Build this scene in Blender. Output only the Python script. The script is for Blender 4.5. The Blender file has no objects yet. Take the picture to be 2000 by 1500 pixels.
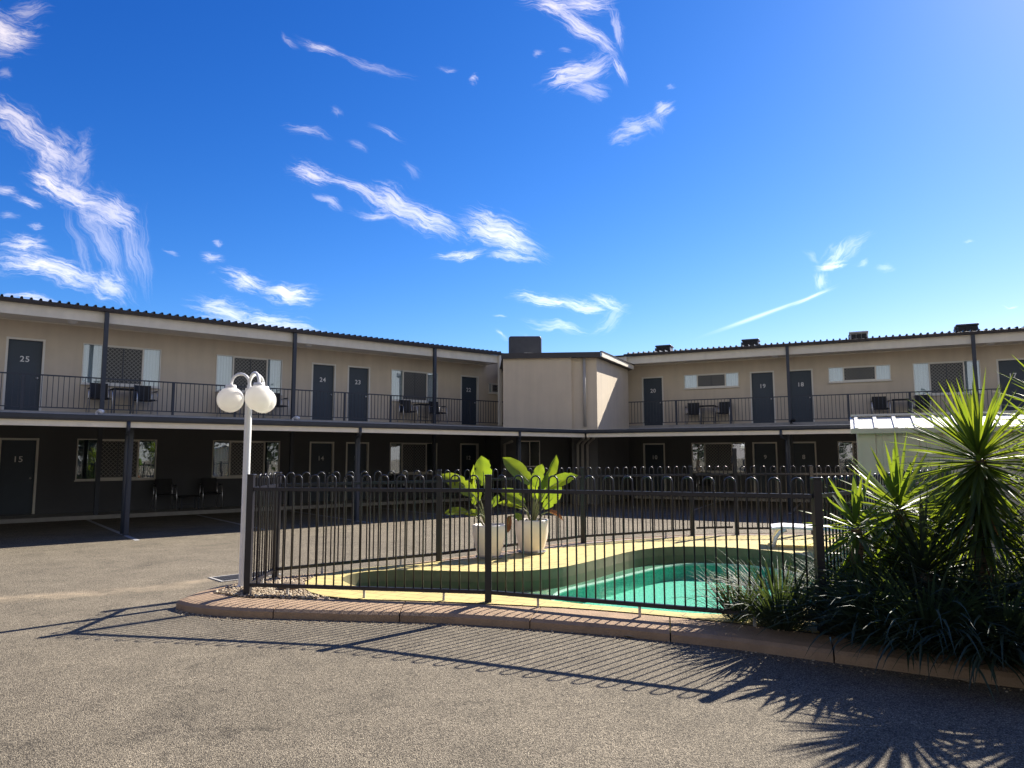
import bpy, bmesh, math, random
from math import sin, cos, pi, radians, sqrt, atan2
from mathutils import Vector, Matrix, noise
from mathutils.geometry import tessellate_polygon
random.seed(7)
SC = bpy.context.scene
COL = SC.collection

# ------------------------------------------------------------------ camera, sun, sky, exposure
EYE = Vector((0, 0, 1.55)); PITCH = radians(5.874); ROLL = radians(-.1465); FPX = 1387.0
RX = Vector((1, 0, 0)); UP0 = Vector((0, -sin(PITCH), cos(PITCH))); FW = Vector((0, cos(PITCH), sin(PITCH)))
CX = RX*cos(ROLL) + UP0*sin(ROLL); CU = -RX*sin(ROLL) + UP0*cos(ROLL)
cam = bpy.data.cameras.new('camera'); co = bpy.data.objects.new('camera', cam); COL.objects.link(co)
M = Matrix((( CX.x, CU.x, -FW.x, EYE.x), (CX.y, CU.y, -FW.y, EYE.y), (CX.z, CU.z, -FW.z, EYE.z), (0, 0, 0, 1)))
co.matrix_world = M
cam.sensor_width = 36; cam.lens = 36*FPX/2000; cam.clip_start = .05; cam.clip_end = 3000
SC.camera = co
SUN_AZ = radians(46); SUN_EL = radians(37)
SD = Vector((sin(SUN_AZ)*cos(SUN_EL), cos(SUN_AZ)*cos(SUN_EL), sin(SUN_EL)))
sl = bpy.data.lights.new('sun', 'SUN'); sl.energy = 5.0; sl.angle = radians(.5); sl.color = (1, .93, .82)
so = bpy.data.objects.new('sun', sl); COL.objects.link(so)
so.rotation_euler = (-SD).to_track_quat('-Z', 'Y').to_euler(); so.location = (20, 20, 30)
SC.view_settings.view_transform = 'Standard'; SC.view_settings.look = 'None'
EXPO = 1.25; SC.view_settings.exposure = EXPO; SC.view_settings.gamma = 1
SC.cycles.diffuse_bounces = 3; SC.cycles.transparent_max_bounces = 16

SKYSTR = .055
SKYCURVE = ((10.0, 2.3), (3.25, 1.5), (2.85, 1.1))
def build_world():
    w = bpy.data.worlds.new('World'); SC.world = w; w.use_nodes = True
    nt = w.node_tree; nt.nodes.clear(); N = nt.nodes.new; L = nt.links.new
    out = N('ShaderNodeOutputWorld'); bg = N('ShaderNodeBackground'); bg.inputs[1].default_value = SKYSTR
    sky = N('ShaderNodeTexSky'); sky.sky_type = 'NISHITA'; sky.sun_disc = False
    sky.sun_elevation = SUN_EL; sky.sun_rotation = SUN_AZ; sky.altitude = 200
    sky.air_density = 1.0; sky.dust_density = .22; sky.ozone_density = 4.0
    tc = N('ShaderNodeTexCoord'); sep = N('ShaderNodeSeparateXYZ'); L(tc.outputs['Generated'], sep.inputs[0])
    def mth(op, a, b=None, c=None, clamp=False):
        n = N('ShaderNodeMath'); n.operation = op; n.use_clamp = clamp
        for i, v in enumerate((a, b, c)):
            if v is None: continue
            if isinstance(v, (int, float)): n.inputs[i].default_value = v
            else: L(v, n.inputs[i])
        return n.outputs[0]
    # deeper, more contrasty blue than the physical sky (as the phone camera renders it): a power curve per channel
    sc_ = N('ShaderNodeSeparateColor'); L(sky.outputs[0], sc_.inputs[0]); cc = N('ShaderNodeCombineColor'); K = .0654; KO_ = SKYSTR*2**EXPO
    for ch, (kk, gg) in enumerate(SKYCURVE): L(mth('MULTIPLY', mth('POWER', mth('MULTIPLY', sc_.outputs[ch], K), gg), kk/KO_), cc.inputs[ch])
    ym = mth('MAXIMUM', sep.outputs[1], .05)
    u = mth('DIVIDE', sep.outputs[0], ym); v = mth('DIVIDE', sep.outputs[2], ym)
    cmb = N('ShaderNodeCombineXYZ'); L(u, cmb.inputs[0]); L(v, cmb.inputs[1])
    # a slow wandering of the whole cloud sheet so that no wisp is a clean ellipse
    wn = N('ShaderNodeTexNoise'); wn.inputs['Scale'].default_value = 13; wn.inputs['Detail'].default_value = 5
    L(cmb.outputs[0], wn.inputs['Vector'])
    sb = N('ShaderNodeVectorMath'); sb.operation = 'SUBTRACT'; L(wn.outputs['Color'], sb.inputs[0]); sb.inputs[1].default_value = (.5, .5, .5)
    ms = N('ShaderNodeVectorMath'); ms.operation = 'MULTIPLY_ADD'; L(sb.outputs[0], ms.inputs[0]); ms.inputs[1].default_value = (.048, .048, 0); L(cmb.outputs[0], ms.inputs[2])
    P = ms.outputs[0]
    def gno(x, y):
        d = FW + CX*((x-1000)/FPX) - CU*((y-750)/FPX)
        return d.x/d.y, d.z/d.y
    # cirrus wisps: centre (as seen), half length, half width, slope in degrees (down to the right), density, grain along / across
    W = [(15,66,75,46,15,.95,1.5,3),(55,22,50,22,-10,.35,1.5,3),(8,150,22,12,10,.35,1,2),
         (40,243,105,30,28,.8,2,3.5),(110,295,70,44,40,.75,2,4),(160,318,26,62,8,.6,2,3),(105,352,72,26,22,1.1,2,3),(150,378,60,26,30,.9,2,3),
         (215,412,85,34,33,.75,2.5,4),(200,470,120,22,66,.42,1.2,3),(255,490,110,24,72,.34,1.2,3),(160,480,110,14,75,.22,1.2,3),(285,500,110,14,82,.2,1,3),
         (8,366,30,14,25,.9,1,2),(50,393,42,10,18,.75,1.5,2),(10,430,24,8,5,.6,1,2),(75,445,26,6,12,.55,1,2),
         (50,480,66,22,6,.9,2,3),(100,525,150,24,13,1.05,3,3),(215,560,60,26,38,.75,2,3),
         (480,543,70,20,18,.95,2,2.5),(565,570,66,22,12,1.1,2,2.5),(430,600,70,26,8,.8,2,3),(510,622,110,20,8,.8,3,3),(580,640,90,10,6,.6,2,2),(60,583,90,8,4,.7,2,2),
         (412,496,28,11,4,.8,1,2),(425,469,11,6,10,.7,1,1),(338,492,16,5,25,.45,1,1),
         (605,343,62,22,24,.85,2.2,4),(700,375,110,13,22,.7,3,3),(770,398,66,30,28,.8,2.2,4),(830,425,95,26,22,.85,2.5,4),
         (960,450,90,34,24,.9,2.4,4.5),(1000,480,80,24,24,.85,2,4),(905,494,62,9,-3,.95,2,2),(1000,507,60,9,12,.7,2,2),(735,420,60,8,8,.6,1.5,2),
         (645,402,28,9,22,.75,1,2),(625,398,20,6,15,.4,1,1),(600,258,55,12,18,.4,2,3),(700,290,30,7,25,.35,1,2),(760,262,42,8,25,.35,1,2),(655,225,18,8,35,.4,1,1),(800,335,26,12,40,.3,1,2),
         (570,75,20,7,40,.5,1,1),(625,88,52,13,22,.8,1.5,2),(720,125,110,10,24,.32,2,2),(870,130,26,7,0,.5,1,1),(928,159,16,11,25,.85,1,1.5),
         (1075,14,70,20,10,.95,1.6,3),(1150,8,70,20,0,.85,1.6,3),(1135,52,88,20,33,.8,2,3),(1208,50,66,12,78,.5,1.5,2),(1180,85,50,18,50,.5,1.5,2),
         (1110,150,66,26,-22,.85,2,3.5),(1150,130,60,30,-20,.6,2,3.5),(1208,135,44,11,62,.7,1.2,2),(1150,175,50,20,20,.45,1.5,3),(1058,103,9,12,20,.5,1,1),(1100,98,18,6,5,.3,1,1),
         (1295,212,26,17,-30,.95,1,2),(1245,240,48,22,-18,.6,1.5,3),(1210,265,34,18,-30,.4,1.5,3),(1280,235,30,20,60,.45,1.2,2.5),(1308,162,10,6,-20,.4,1,1),
         (1060,580,76,11,10,.9,2,2.5),(1140,590,70,15,12,.8,2,3),(1188,588,46,9,32,.75,1.5,2),(1195,618,50,14,-35,.3,1.5,2),(1090,634,80,12,6,.55,2,2.5),(975,662,18,6,30,.6,1,1),(975,623,16,4,5,.5,1,1),(1035,655,26,6,5,.6,1,1),
         (1495,613,165,5,-19.8,.6,.25,.3),(1590,578,60,4.5,-24,.7,.3,.3),(1600,548,26,22,80,.7,1,2.2),(1620,520,40,9,-6,.85,1.2,1.6),(1628,500,40,16,-40,.55,1.4,2.2),(1580,505,22,8,30,.3,1,1),(1660,490,60,16,-35,.3,2,3),(1678,520,14,6,-20,.5,1,1),(1720,528,26,9,-15,.4,1,1),
         (1897,480,14,5,0,.35,1,1),(1965,590,14,3,0,.5,1,1),(1920,655,150,10,-8,.4,2,1.5)]
    # wisps are summed in a few neighbouring families; each family is only worked out for directions inside its own frame
    fams = {}
    for i, q in enumerate(W): fams.setdefault((0 if q[0] < 330 else 1 if q[0] < 850 else 2 if q[0] < 1360 else 3, 0 if q[1] < 290 else 1), []).append((i, q))
    prev = bg.outputs[0]; CLOUD = [q/KO_ for q in (1.0, .80, .45)]
    # unseen pale veil added behind the viewer to whiten facade light and panes
    vm = N('ShaderNodeMapRange'); vm.interpolation_type = 'SMOOTHSTEP'; L(sep.outputs[1], vm.inputs['Value']); vm.inputs['From Min'].default_value = .05; vm.inputs['From Max'].default_value = -.35; vm.inputs['To Max'].default_value = .92
    ve = N('ShaderNodeMapRange'); ve.interpolation_type = 'SMOOTHSTEP'; L(sep.outputs[2], ve.inputs['Value']); ve.inputs['From Min'].default_value = .75; ve.inputs['From Max'].default_value = .35
    vx = N('ShaderNodeMixRGB'); L(mth('MULTIPLY', vm.outputs[0], ve.outputs[0]), vx.inputs[0]); L(cc.outputs[0], vx.inputs[1]); vx.inputs[2].default_value = (.68/KO_, .67/KO_, .64/KO_, 1)
    L(vx.outputs[0], bg.inputs[0])
    for fam in fams.values():
        acc = None; bu = [9, -9]; bv = [9, -9]
        for i, (x, y, hl, hw, ang, den, fa, fb) in fam:
            c = gno(x, y); a = radians(-ang); k = 1.0/FPX; e = hl*k*1.3+.05
            bu = [min(bu[0], c[0]-e), max(bu[1], c[0]+e)]; bv = [min(bv[0], c[1]-e), max(bv[1], c[1]+e)]
            mp = N('ShaderNodeMapping'); mp.vector_type = 'TEXTURE'; L(cmb.outputs[0] if (hl > 55 and hw < 6) else P, mp.inputs[0])
            mp.inputs['Location'].default_value = (c[0], c[1], 0); mp.inputs['Rotation'].default_value = (0, 0, a)
            mp.inputs['Scale'].default_value = (hl*k*1.35, hw*k*1.75, 1)
            ln = N('ShaderNodeVectorMath'); ln.operation = 'LENGTH'; L(mp.outputs[0], ln.inputs[0])
            m2 = N('ShaderNodeMapping'); L(mp.outputs[0], m2.inputs[0]); m2.inputs['Location'].default_value = (i*3.7, i*1.9, 0)
            m2.inputs['Scale'].default_value = (fa*1.0, fb*1.7, 1); m2.inputs['Rotation'].default_value = (0, 0, radians(18 if i % 2 else -12))
            nz = N('ShaderNodeTexNoise'); nz.noise_dimensions = '2D'; L(m2.outputs[0], nz.inputs['Vector'])
            nz.inputs['Scale'].default_value = 1.0; nz.inputs['Detail'].default_value = 7; nz.inputs['Roughness'].default_value = .70; nz.inputs['Distortion'].default_value = .45
            fall = mth('SUBTRACT', 1.0, ln.outputs['Value'])                       # 1 in the middle, 0 at the rim
            d = mth('MULTIPLY_ADD', nz.outputs['Fac'], 1.7, fall)
            mr = N('ShaderNodeMapRange'); mr.interpolation_type = 'SMOOTHERSTEP'; L(d, mr.inputs['Value'])
            mr.inputs['From Min'].default_value = .98; mr.inputs['From Max'].default_value = 2.12; mr.inputs['To Max'].default_value = den*(.7 if hl < 32 else 1)
            rim = N('ShaderNodeMapRange'); rim.interpolation_type = 'SMOOTHSTEP'; L(fall, rim.inputs['Value']); rim.inputs['From Max'].default_value = .75
            dd = mth('MULTIPLY', mr.outputs[0], rim.outputs[0])
            if acc is None: acc = dd
            else: acc = mth('MULTIPLY_ADD', acc, mth('SUBTRACT', 1.0, dd), dd)     # screen-add
        bc = N('ShaderNodeBackground'); bc.inputs[0].default_value = (*CLOUD, 1); L(mth('MULTIPLY', acc, SKYSTR), bc.inputs[1])
        gate = mth('MULTIPLY', mth('LESS_THAN', mth('ABSOLUTE', mth('SUBTRACT', u, (bu[0]+bu[1])/2)), (bu[1]-bu[0])/2), mth('LESS_THAN', mth('ABSOLUTE', mth('SUBTRACT', v, (bv[0]+bv[1])/2)), (bv[1]-bv[0])/2))
        gate = mth('MULTIPLY', gate, mth('GREATER_THAN', sep.outputs[1], .06))
        mx = N('ShaderNodeMixShader'); L(gate, mx.inputs[0]); L(bc.outputs[0], mx.inputs[2])
        ads = N('ShaderNodeAddShader'); L(prev, ads.inputs[0]); L(mx.outputs[0], ads.inputs[1]); prev = ads.outputs[0]
    L(prev, out.inputs[0])
    w.cycles.sampling_method = 'MANUAL'; w.cycles.sample_map_resolution = 512
build_world()

# ------------------------------------------------------------------ materials
MATS = {}
def mat(name, col, rough=.6, var=0, vscale=6, metal=0, bump=0, bscale=40, spec=.5, coat=0):
    if name in MATS: return MATS[name]
    m = bpy.data.materials.new(name); m.use_nodes = True; nt = m.node_tree; N = nt.nodes.new; L = nt.links.new
    b = nt.nodes['Principled BSDF']
    b.inputs['Base Color'].default_value = (*col, 1); b.inputs['Roughness'].default_value = rough; b.inputs['Metallic'].default_value = metal
    b.inputs['Specular IOR Level'].default_value = spec; b.inputs['Coat Weight'].default_value = coat
    tc = N('ShaderNodeTexCoord')
    if var:
        nz = N('ShaderNodeTexNoise'); nz.inputs['Scale'].default_value = vscale; nz.inputs['Detail'].default_value = 6; nz.inputs['Roughness'].default_value = .65
        L(tc.outputs['Object'], nz.inputs['Vector'])
        r = N('ShaderNodeValToRGB'); r.color_ramp.elements[0].position = .3; r.color_ramp.elements[1].position = .72
        r.color_ramp.elements[0].color = (*[c*(1-var) for c in col], 1); r.color_ramp.elements[1].color = (*[min(1, c*(1+var)) for c in col], 1)
        L(nz.outputs['Fac'], r.inputs[0]); L(r.outputs[0], b.inputs['Base Color'])
    if bump:
        n2 = N('ShaderNodeTexNoise'); n2.inputs['Scale'].default_value = bscale; n2.inputs['Detail'].default_value = 4
        L(tc.outputs['Object'], n2.inputs['Vector'])
        bp = N('ShaderNodeBump'); bp.inputs['Strength'].default_value = bump; bp.inputs['Distance'].default_value = .02
        L(n2.outputs['Fac'], bp.inputs['Height']); L(bp.outputs[0], b.inputs['Normal'])
    MATS[name] = m; return m

STUCCO = mat('taupe stucco', (.66, .57, .445), .85, .06, 1.2, bump=.25, bscale=60)
CREAM = mat('cream paint', (.82, .77, .66), .55, .06, 3)
SOFFIT = mat('soffit board', (.80, .75, .65), .7, .05, 2)
NAVY = mat('dark slate metal', (.034, .044, .066), .45, .15, 4)
NAVYF = mat('dark fence enamel', (.013, .013, .020), .34, .2, 9)
DOORM = mat('blue grey door paint', (.042, .062, .088), .5, .08, 3)
def streaks(m):
    nt = m.node_tree; N = nt.nodes.new; L = nt.links.new; b = nt.nodes['Principled BSDF']; src = b.inputs['Base Color'].links[0].from_socket
    tc = N('ShaderNodeTexCoord'); mp = N('ShaderNodeMapping'); mp.inputs['Scale'].default_value = (5, 5, .35); L(tc.outputs['Object'], mp.inputs[0])
    nz = N('ShaderNodeTexNoise'); nz.inputs['Scale'].default_value = 1; nz.inputs['Detail'].default_value = 5; L(mp.outputs[0], nz.inputs['Vector'])
    r = N('ShaderNodeMapRange'); L(nz.outputs['Fac'], r.inputs['Value']); r.inputs['From Min'].default_value = .35; r.inputs['From Max'].default_value = .7; r.inputs['To Min'].default_value = 1.02; r.inputs['To Max'].default_value = .945
    mx = N('ShaderNodeMixRGB'); mx.blend_type = 'MULTIPLY'; mx.inputs[0].default_value = 1; L(src, mx.inputs[1]); L(r.outputs[0], mx.inputs[2]); L(mx.outputs[0], b.inputs['Base Color'])
for q_ in (STUCCO, CREAM): streaks(q_)
DARKROOF = mat('dark roof steel', (.045, .043, .05), .5, .15, 3)
CONC = mat('grey concrete', (.36, .345, .32), .85, .15, 5, bump=.3, bscale=50)
WHITEP = mat('white enamel', (.80, .79, .77), .35, .03, 5)
PLASTW = mat('white plastic', (.85, .85, .86), .4, .03, 6)
BLACK = mat('black woven plastic', (.012, .012, .014), .6, .2, 60)
CHROME = mat('brushed steel tube', (.72, .72, .74), .28, .05, 8, metal=.85)
FRAMEM = mat('cream window frame', (.76, .73, .66), .45, .04, 4)
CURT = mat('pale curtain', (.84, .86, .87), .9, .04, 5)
CURT_SHADED = mat('curtain darkened for carport shade', (.10, .115, .115), .9, .08, 5)  # ground-floor curtains: shade of the carport put into the colour
LOWW = mat('taupe darkened for carport shade', (.105, .108, .115), .85, .08, 1.2, bump=.25, bscale=60)  # same wall as upstairs, deep carport shade put into its colour
INNER = mat('dark interior', (.01, .01, .012), .9, .1, 3)
SIGNW = mat('white numerals', (.82, .82, .82), .5, .02, 5)
SHEDW = mat('cream steel cladding', (.60, .53, .41), .5, .06, 2.5)
SHEDR = mat('cream steel roof', (.62, .60, .53), .42, .05, 3)
POTM = mat('cream glazed pot', (.80, .71, .62), .4, .08, 4, bump=.15, bscale=8)
SAUCER = mat('grey saucer', (.30, .31, .34), .5, .1, 8)
SOIL = mat('dark mulch', (.03, .024, .018), .95, .5, 30, bump=1, bscale=60)
TRUNK = mat('yucca bark', (.12, .085, .06), .9, .4, 25, bump=1, bscale=40)
STEM = mat('pale green stem', (.22, .22, .10), .6, .2, 12)
BROWNL = mat('dead brown leaf', (.24, .10, .045), .8, .35, 12)
GREYPIPE = mat('grey pipe paint', (.42, .40, .37), .5, .06, 3)
UNITG = mat('pale grey casing', (.55, .54, .50), .5, .08, 6)
UNITD = mat('dark cooler casing', (.055, .06, .075), .5, .12, 5)
PAINTL = mat('worn line paint', (.34, .34, .35), .8, .25, 9)
GRATEM = mat('galvanised grate', (.16, .16, .165), .5, .3, 14, metal=.4)

def leafmat(name, c1, c2, trans, tw=.45, rough=.45, vs=3.5):
    m = bpy.data.materials.new(name); m.use_nodes = True; nt = m.node_tree; N = nt.nodes.new; L = nt.links.new
    b = nt.nodes['Principled BSDF']; out = nt.nodes['Material Output']
    tc = N('ShaderNodeTexCoord'); nz = N('ShaderNodeTexNoise'); nz.inputs['Scale'].default_value = vs; nz.inputs['Detail'].default_value = 5
    L(tc.outputs['Object'], nz.inputs['Vector'])
    at = N('ShaderNodeAttribute'); at.attribute_name = 'tint'
    ad = N('ShaderNodeMath'); ad.operation = 'MULTIPLY_ADD'; L(nz.outputs['Fac'], ad.inputs[0]); ad.inputs[1].default_value = .8
    L(at.outputs['Fac'], ad.inputs[2])
    r = N('ShaderNodeMapRange'); L(ad.outputs[0], r.inputs['Value']); r.inputs['From Min'].default_value = .2; r.inputs['From Max'].default_value = 1.2
    mx = N('ShaderNodeMixRGB'); L(r.outputs[0], mx.inputs[0]); mx.inputs[1].default_value = (*c1, 1); mx.inputs[2].default_value = (*c2, 1)
    L(mx.outputs[0], b.inputs['Base Color']); b.inputs['Roughness'].default_value = rough
    t = N('ShaderNodeBsdfTranslucent')
    m3 = N('ShaderNodeMixRGB'); L(r.outputs[0], m3.inputs[0]); m3.inputs[1].default_value = (*trans, 1); m3.inputs[2].default_value = (min(1, trans[0]*1.5), min(1, trans[1]*1.2), trans[2], 1)
    L(m3.outputs[0], t.inputs[0])
    ms = N('ShaderNodeMixShader'); ms.inputs[0].default_value = tw
    L(b.outputs[0], ms.inputs[1]); L(t.outputs[0], ms.inputs[2]); L(ms.outputs[0], out.inputs[0])
    return m
YUC = leafmat('yucca leaf', (.026, .05, .028), (.065, .105, .03), (.22, .31, .018), .45)
YUCD = leafmat('yucca leaf darkened for shade', (.012, .026, .018), (.028, .045, .024), (.05, .08, .012), .2, .55)  # dark copy of the yucca leaf, shade of the lower bed in its colour
GRASS = leafmat('strappy leaf', (.018, .038, .028), (.055, .085, .05), (.12, .18, .03), .22, .6)
PADDLE = leafmat('paddle leaf', (.06, .10, .022), (.13, .17, .03), (.27, .40, .02), .5, .35, 9)

def asphalt():
    m = bpy.data.materials.new('worn chip seal'); m.use_nodes = True; nt = m.node_tree; N = nt.nodes.new; L = nt.links.new
    b = nt.nodes['Principled BSDF']; b.inputs['Roughness'].default_value = .9; b.inputs['Specular IOR Level'].default_value = .3
    g = N('ShaderNodeNewGeometry')
    def nz(sc, det=4, ro=.6):
        n = N('ShaderNodeTexNoise'); n.inputs['Scale'].default_value = sc; n.inputs['Detail'].default_value = det; n.inputs['Roughness'].default_value = ro
        L(g.outputs['Position'], n.inputs['Vector']); return n
    vo = N('ShaderNodeTexVoronoi'); vo.inputs['Scale'].default_value = 135; L(g.outputs['Position'], vo.inputs['Vector'])
    sepc = N('ShaderNodeSeparateColor'); L(vo.outputs['Color'], sepc.inputs[0])
    r = N('ShaderNodeValToRGB'); e = r.color_ramp.elements
    e[0].position = 0; e[0].color = (.112, .093, .066, 1); e[1].position = 1; e[1].color = (.41, .35, .255, 1)
    k = e.new(.5); k.color = (.225, .190, .138, 1); k = e.new(.82); k.color = (.29, .247, .181, 1)
    L(sepc.outputs[0], r.inputs[0])
    # gaps between stones
    gp = N('ShaderNodeMapRange'); L(vo.outputs['Distance'], gp.inputs['Value']); gp.inputs['From Min'].default_value = .35; gp.inputs['From Max'].default_value = .75
    gp.inputs['To Min'].default_value = 1; gp.inputs['To Max'].default_value = .35
    mg = N('ShaderNodeMixRGB'); mg.blend_type = 'MULTIPLY'; mg.inputs[0].default_value = 1; L(r.outputs[0], mg.inputs[1]); L(gp.outputs[0], mg.inputs[2])
    big = nz(.35, 7, .7); md = nz(2.2, 6, .7)
    ad = N('ShaderNodeMath'); ad.operation = 'ADD'; L(big.outputs['Fac'], ad.inputs[0]); L(md.outputs['Fac'], ad.inputs[1])
    mp = N('ShaderNodeMapRange'); L(ad.outputs[0], mp.inputs['Value']); mp.inputs['From Min'].default_value = .7; mp.inputs['From Max'].default_value = 1.3
    mp.inputs['To Min'].default_value = .70; mp.inputs['To Max'].default_value = 1.25
    mb = N('ShaderNodeMixRGB'); mb.blend_type = 'MULTIPLY'; mb.inputs[0].default_value = 1; L(mg.outputs[0], mb.inputs[1]); L(mp.outputs[0], mb.inputs[2])
    st = nz(.8, 4, .55); sm_ = N('ShaderNodeMapRange'); sm_.interpolation_type = 'SMOOTHSTEP'; L(st.outputs['Fac'], sm_.inputs['Value']); sm_.inputs['From Min'].default_value = .60; sm_.inputs['From Max'].default_value = .72; sm_.inputs['To Min'].default_value = 1; sm_.inputs['To Max'].default_value = .80
    cr = N('ShaderNodeTexVoronoi'); cr.feature = 'DISTANCE_TO_EDGE'; cr.inputs['Scale'].default_value = .33
    cw = N('ShaderNodeVectorMath'); cw.operation = 'MULTIPLY_ADD'; L(nz(1.7, 5, .6).outputs['Color'], cw.inputs[0]); cw.inputs[1].default_value = (1.1, 1.1, 0); L(g.outputs['Position'], cw.inputs[2]); L(cw.outputs[0], cr.inputs['Vector'])
    cm = N('ShaderNodeMapRange'); L(cr.outputs['Distance'], cm.inputs['Value']); cm.inputs['From Min'].default_value = .0015; cm.inputs['From Max'].default_value = .005; cm.inputs['To Min'].default_value = .72; cm.inputs['To Max'].default_value = 1
    m5 = N('ShaderNodeMath'); m5.operation = 'MULTIPLY'; L(sm_.outputs[0], m5.inputs[0]); L(cm.outputs[0], m5.inputs[1])
    mb2 = N('ShaderNodeMixRGB'); mb2.blend_type = 'MULTIPLY'; mb2.inputs[0].default_value = 1; L(mb.outputs[0], mb2.inputs[1]); L(m5.outputs[0], mb2.inputs[2]); mb = mb2
    # sandy wash-out left of the garden kerb: a band that follows the old water course
    sp = N('ShaderNodeMapping'); sp.vector_type = 'TEXTURE'; L(g.outputs['Position'], sp.inputs[0])
    sp.inputs['Location'].default_value = (-5.15, 8.25, 0); sp.inputs['Rotation'].default_value = (0, 0, radians(25)); sp.inputs['Scale'].default_value = (1.7, .3, 1)
    s2 = N('ShaderNodeMapping'); s2.vector_type = 'TEXTURE'; L(g.outputs['Position'], s2.inputs[0])
    s2.inputs['Location'].default_value = (-4.1, 9.0, 0); s2.inputs['Rotation'].default_value = (0, 0, radians(48)); s2.inputs['Scale'].default_value = (.75, .2, 1)
    def blob(mpn):
        fl = N('ShaderNodeVectorMath'); fl.operation = 'MULTIPLY'; fl.inputs[1].default_value = (1, 1, 0); L(mpn.outputs[0], fl.inputs[0])
        ln = N('ShaderNodeVectorMath'); ln.operation = 'LENGTH'; L(fl.outputs[0], ln.inputs[0])
        mm = N('ShaderNodeMapRange'); mm.interpolation_type = 'SMOOTHSTEP'; L(ln.outputs['Value'], mm.inputs['Value']); mm.inputs['From Min'].default_value = 1.15; mm.inputs['From Max'].default_value = .3
        return mm.outputs[0]
    mxm = N('ShaderNodeMath'); mxm.operation = 'MAXIMUM'; L(blob(sp), mxm.inputs[0]); L(blob(s2), mxm.inputs[1])
    n5 = nz(2.2, 8, .75); mu = N('ShaderNodeMath'); mu.operation = 'MULTIPLY'; n6 = N('ShaderNodeMapRange'); L(n5.outputs['Fac'], n6.inputs['Value']); n6.inputs['From Min'].default_value = .36; n6.inputs['From Max'].default_value = .66; L(mxm.outputs[0], mu.inputs[0]); L(n6.outputs[0], mu.inputs[1])
    mu2 = N('ShaderNodeMath'); mu2.operation = 'MULTIPLY'; mu2.use_clamp = True; L(mu.outputs[0], mu2.inputs[0]); mu2.inputs[1].default_value = .85
    ms = N('ShaderNodeMixRGB'); L(mu2.outputs[0], ms.inputs[0]); L(mb.outputs[0], ms.inputs[1]); ms.inputs[2].default_value = (.40, .315, .21, 1)
    L(ms.outputs[0], b.inputs['Base Color'])
    bp = N('ShaderNodeBump'); bp.inputs['Strength'].default_value = .9; bp.inputs['Distance'].default_value = .006; bp.invert = True
    L(vo.outputs['Distance'], bp.inputs['Height']); L(bp.outputs[0], b.inputs['Normal'])
    return m
ASPH = asphalt()

def pavers():
    m = bpy.data.materials.new('sandstone pavers'); m.use_nodes = True; nt = m.node_tree; N = nt.nodes.new; L = nt.links.new
    b = nt.nodes['Principled BSDF']; b.inputs['Roughness'].default_value = .8
    g = N('ShaderNodeNewGeometry'); mp = N('ShaderNodeMapping'); mp.inputs['Rotation'].default_value = (0, 0, .5); L(g.outputs['Position'], mp.inputs[0])
    br = N('ShaderNodeTexBrick'); L(mp.outputs[0], br.inputs[0]); br.inputs['Scale'].default_value = 1
    br.inputs['Brick Width'].default_value = .30; br.inputs['Row Height'].default_value = .15; br.inputs['Mortar Size'].default_value = .006
    br.inputs['Color1'].default_value = (.54, .435, .16, 1); br.inputs['Color2'].default_value = (.49, .39, .14, 1); br.inputs['Mortar'].default_value = (.25, .19, .09, 1)
    nz = N('ShaderNodeTexNoise'); nz.inputs['Scale'].default_value = 3; nz.inputs['Detail'].default_value = 6; L(g.outputs['Position'], nz.inputs['Vector'])
    mr = N('ShaderNodeMapRange'); L(nz.outputs['Fac'], mr.inputs['Value']); mr.inputs['From Min'].default_value = .3; mr.inputs['From Max'].default_value = .7; mr.inputs['To Min'].default_value = .86; mr.inputs['To Max'].default_value = 1.1
    mx = N('ShaderNodeMixRGB'); mx.blend_type = 'MULTIPLY'; mx.inputs[0].default_value = 1; L(br.outputs[0], mx.inputs[1]); L(mr.outputs[0], mx.inputs[2])
    L(mx.outputs[0], b.inputs['Base Color']); return m
PAVER = pavers()
KERBM = mat('tan concrete kerb', (.34, .232, .145), .9, .18, 6, bump=.5, bscale=70)
BORDER = mat('pinkish concrete edging', (.29, .225, .185), .9, .16, 5, bump=.4, bscale=60)
SHELL = mat('turquoise pool shell', (.13, .56, .42), .7, .28, 30, bump=.1, bscale=12)
LEDGE = mat('green pool ledge', (.06, .19, .105), .7, .15, 8)
COPE = mat('olive waterline tiles', (.15, .13, .065), .6, .15, 10)

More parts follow.
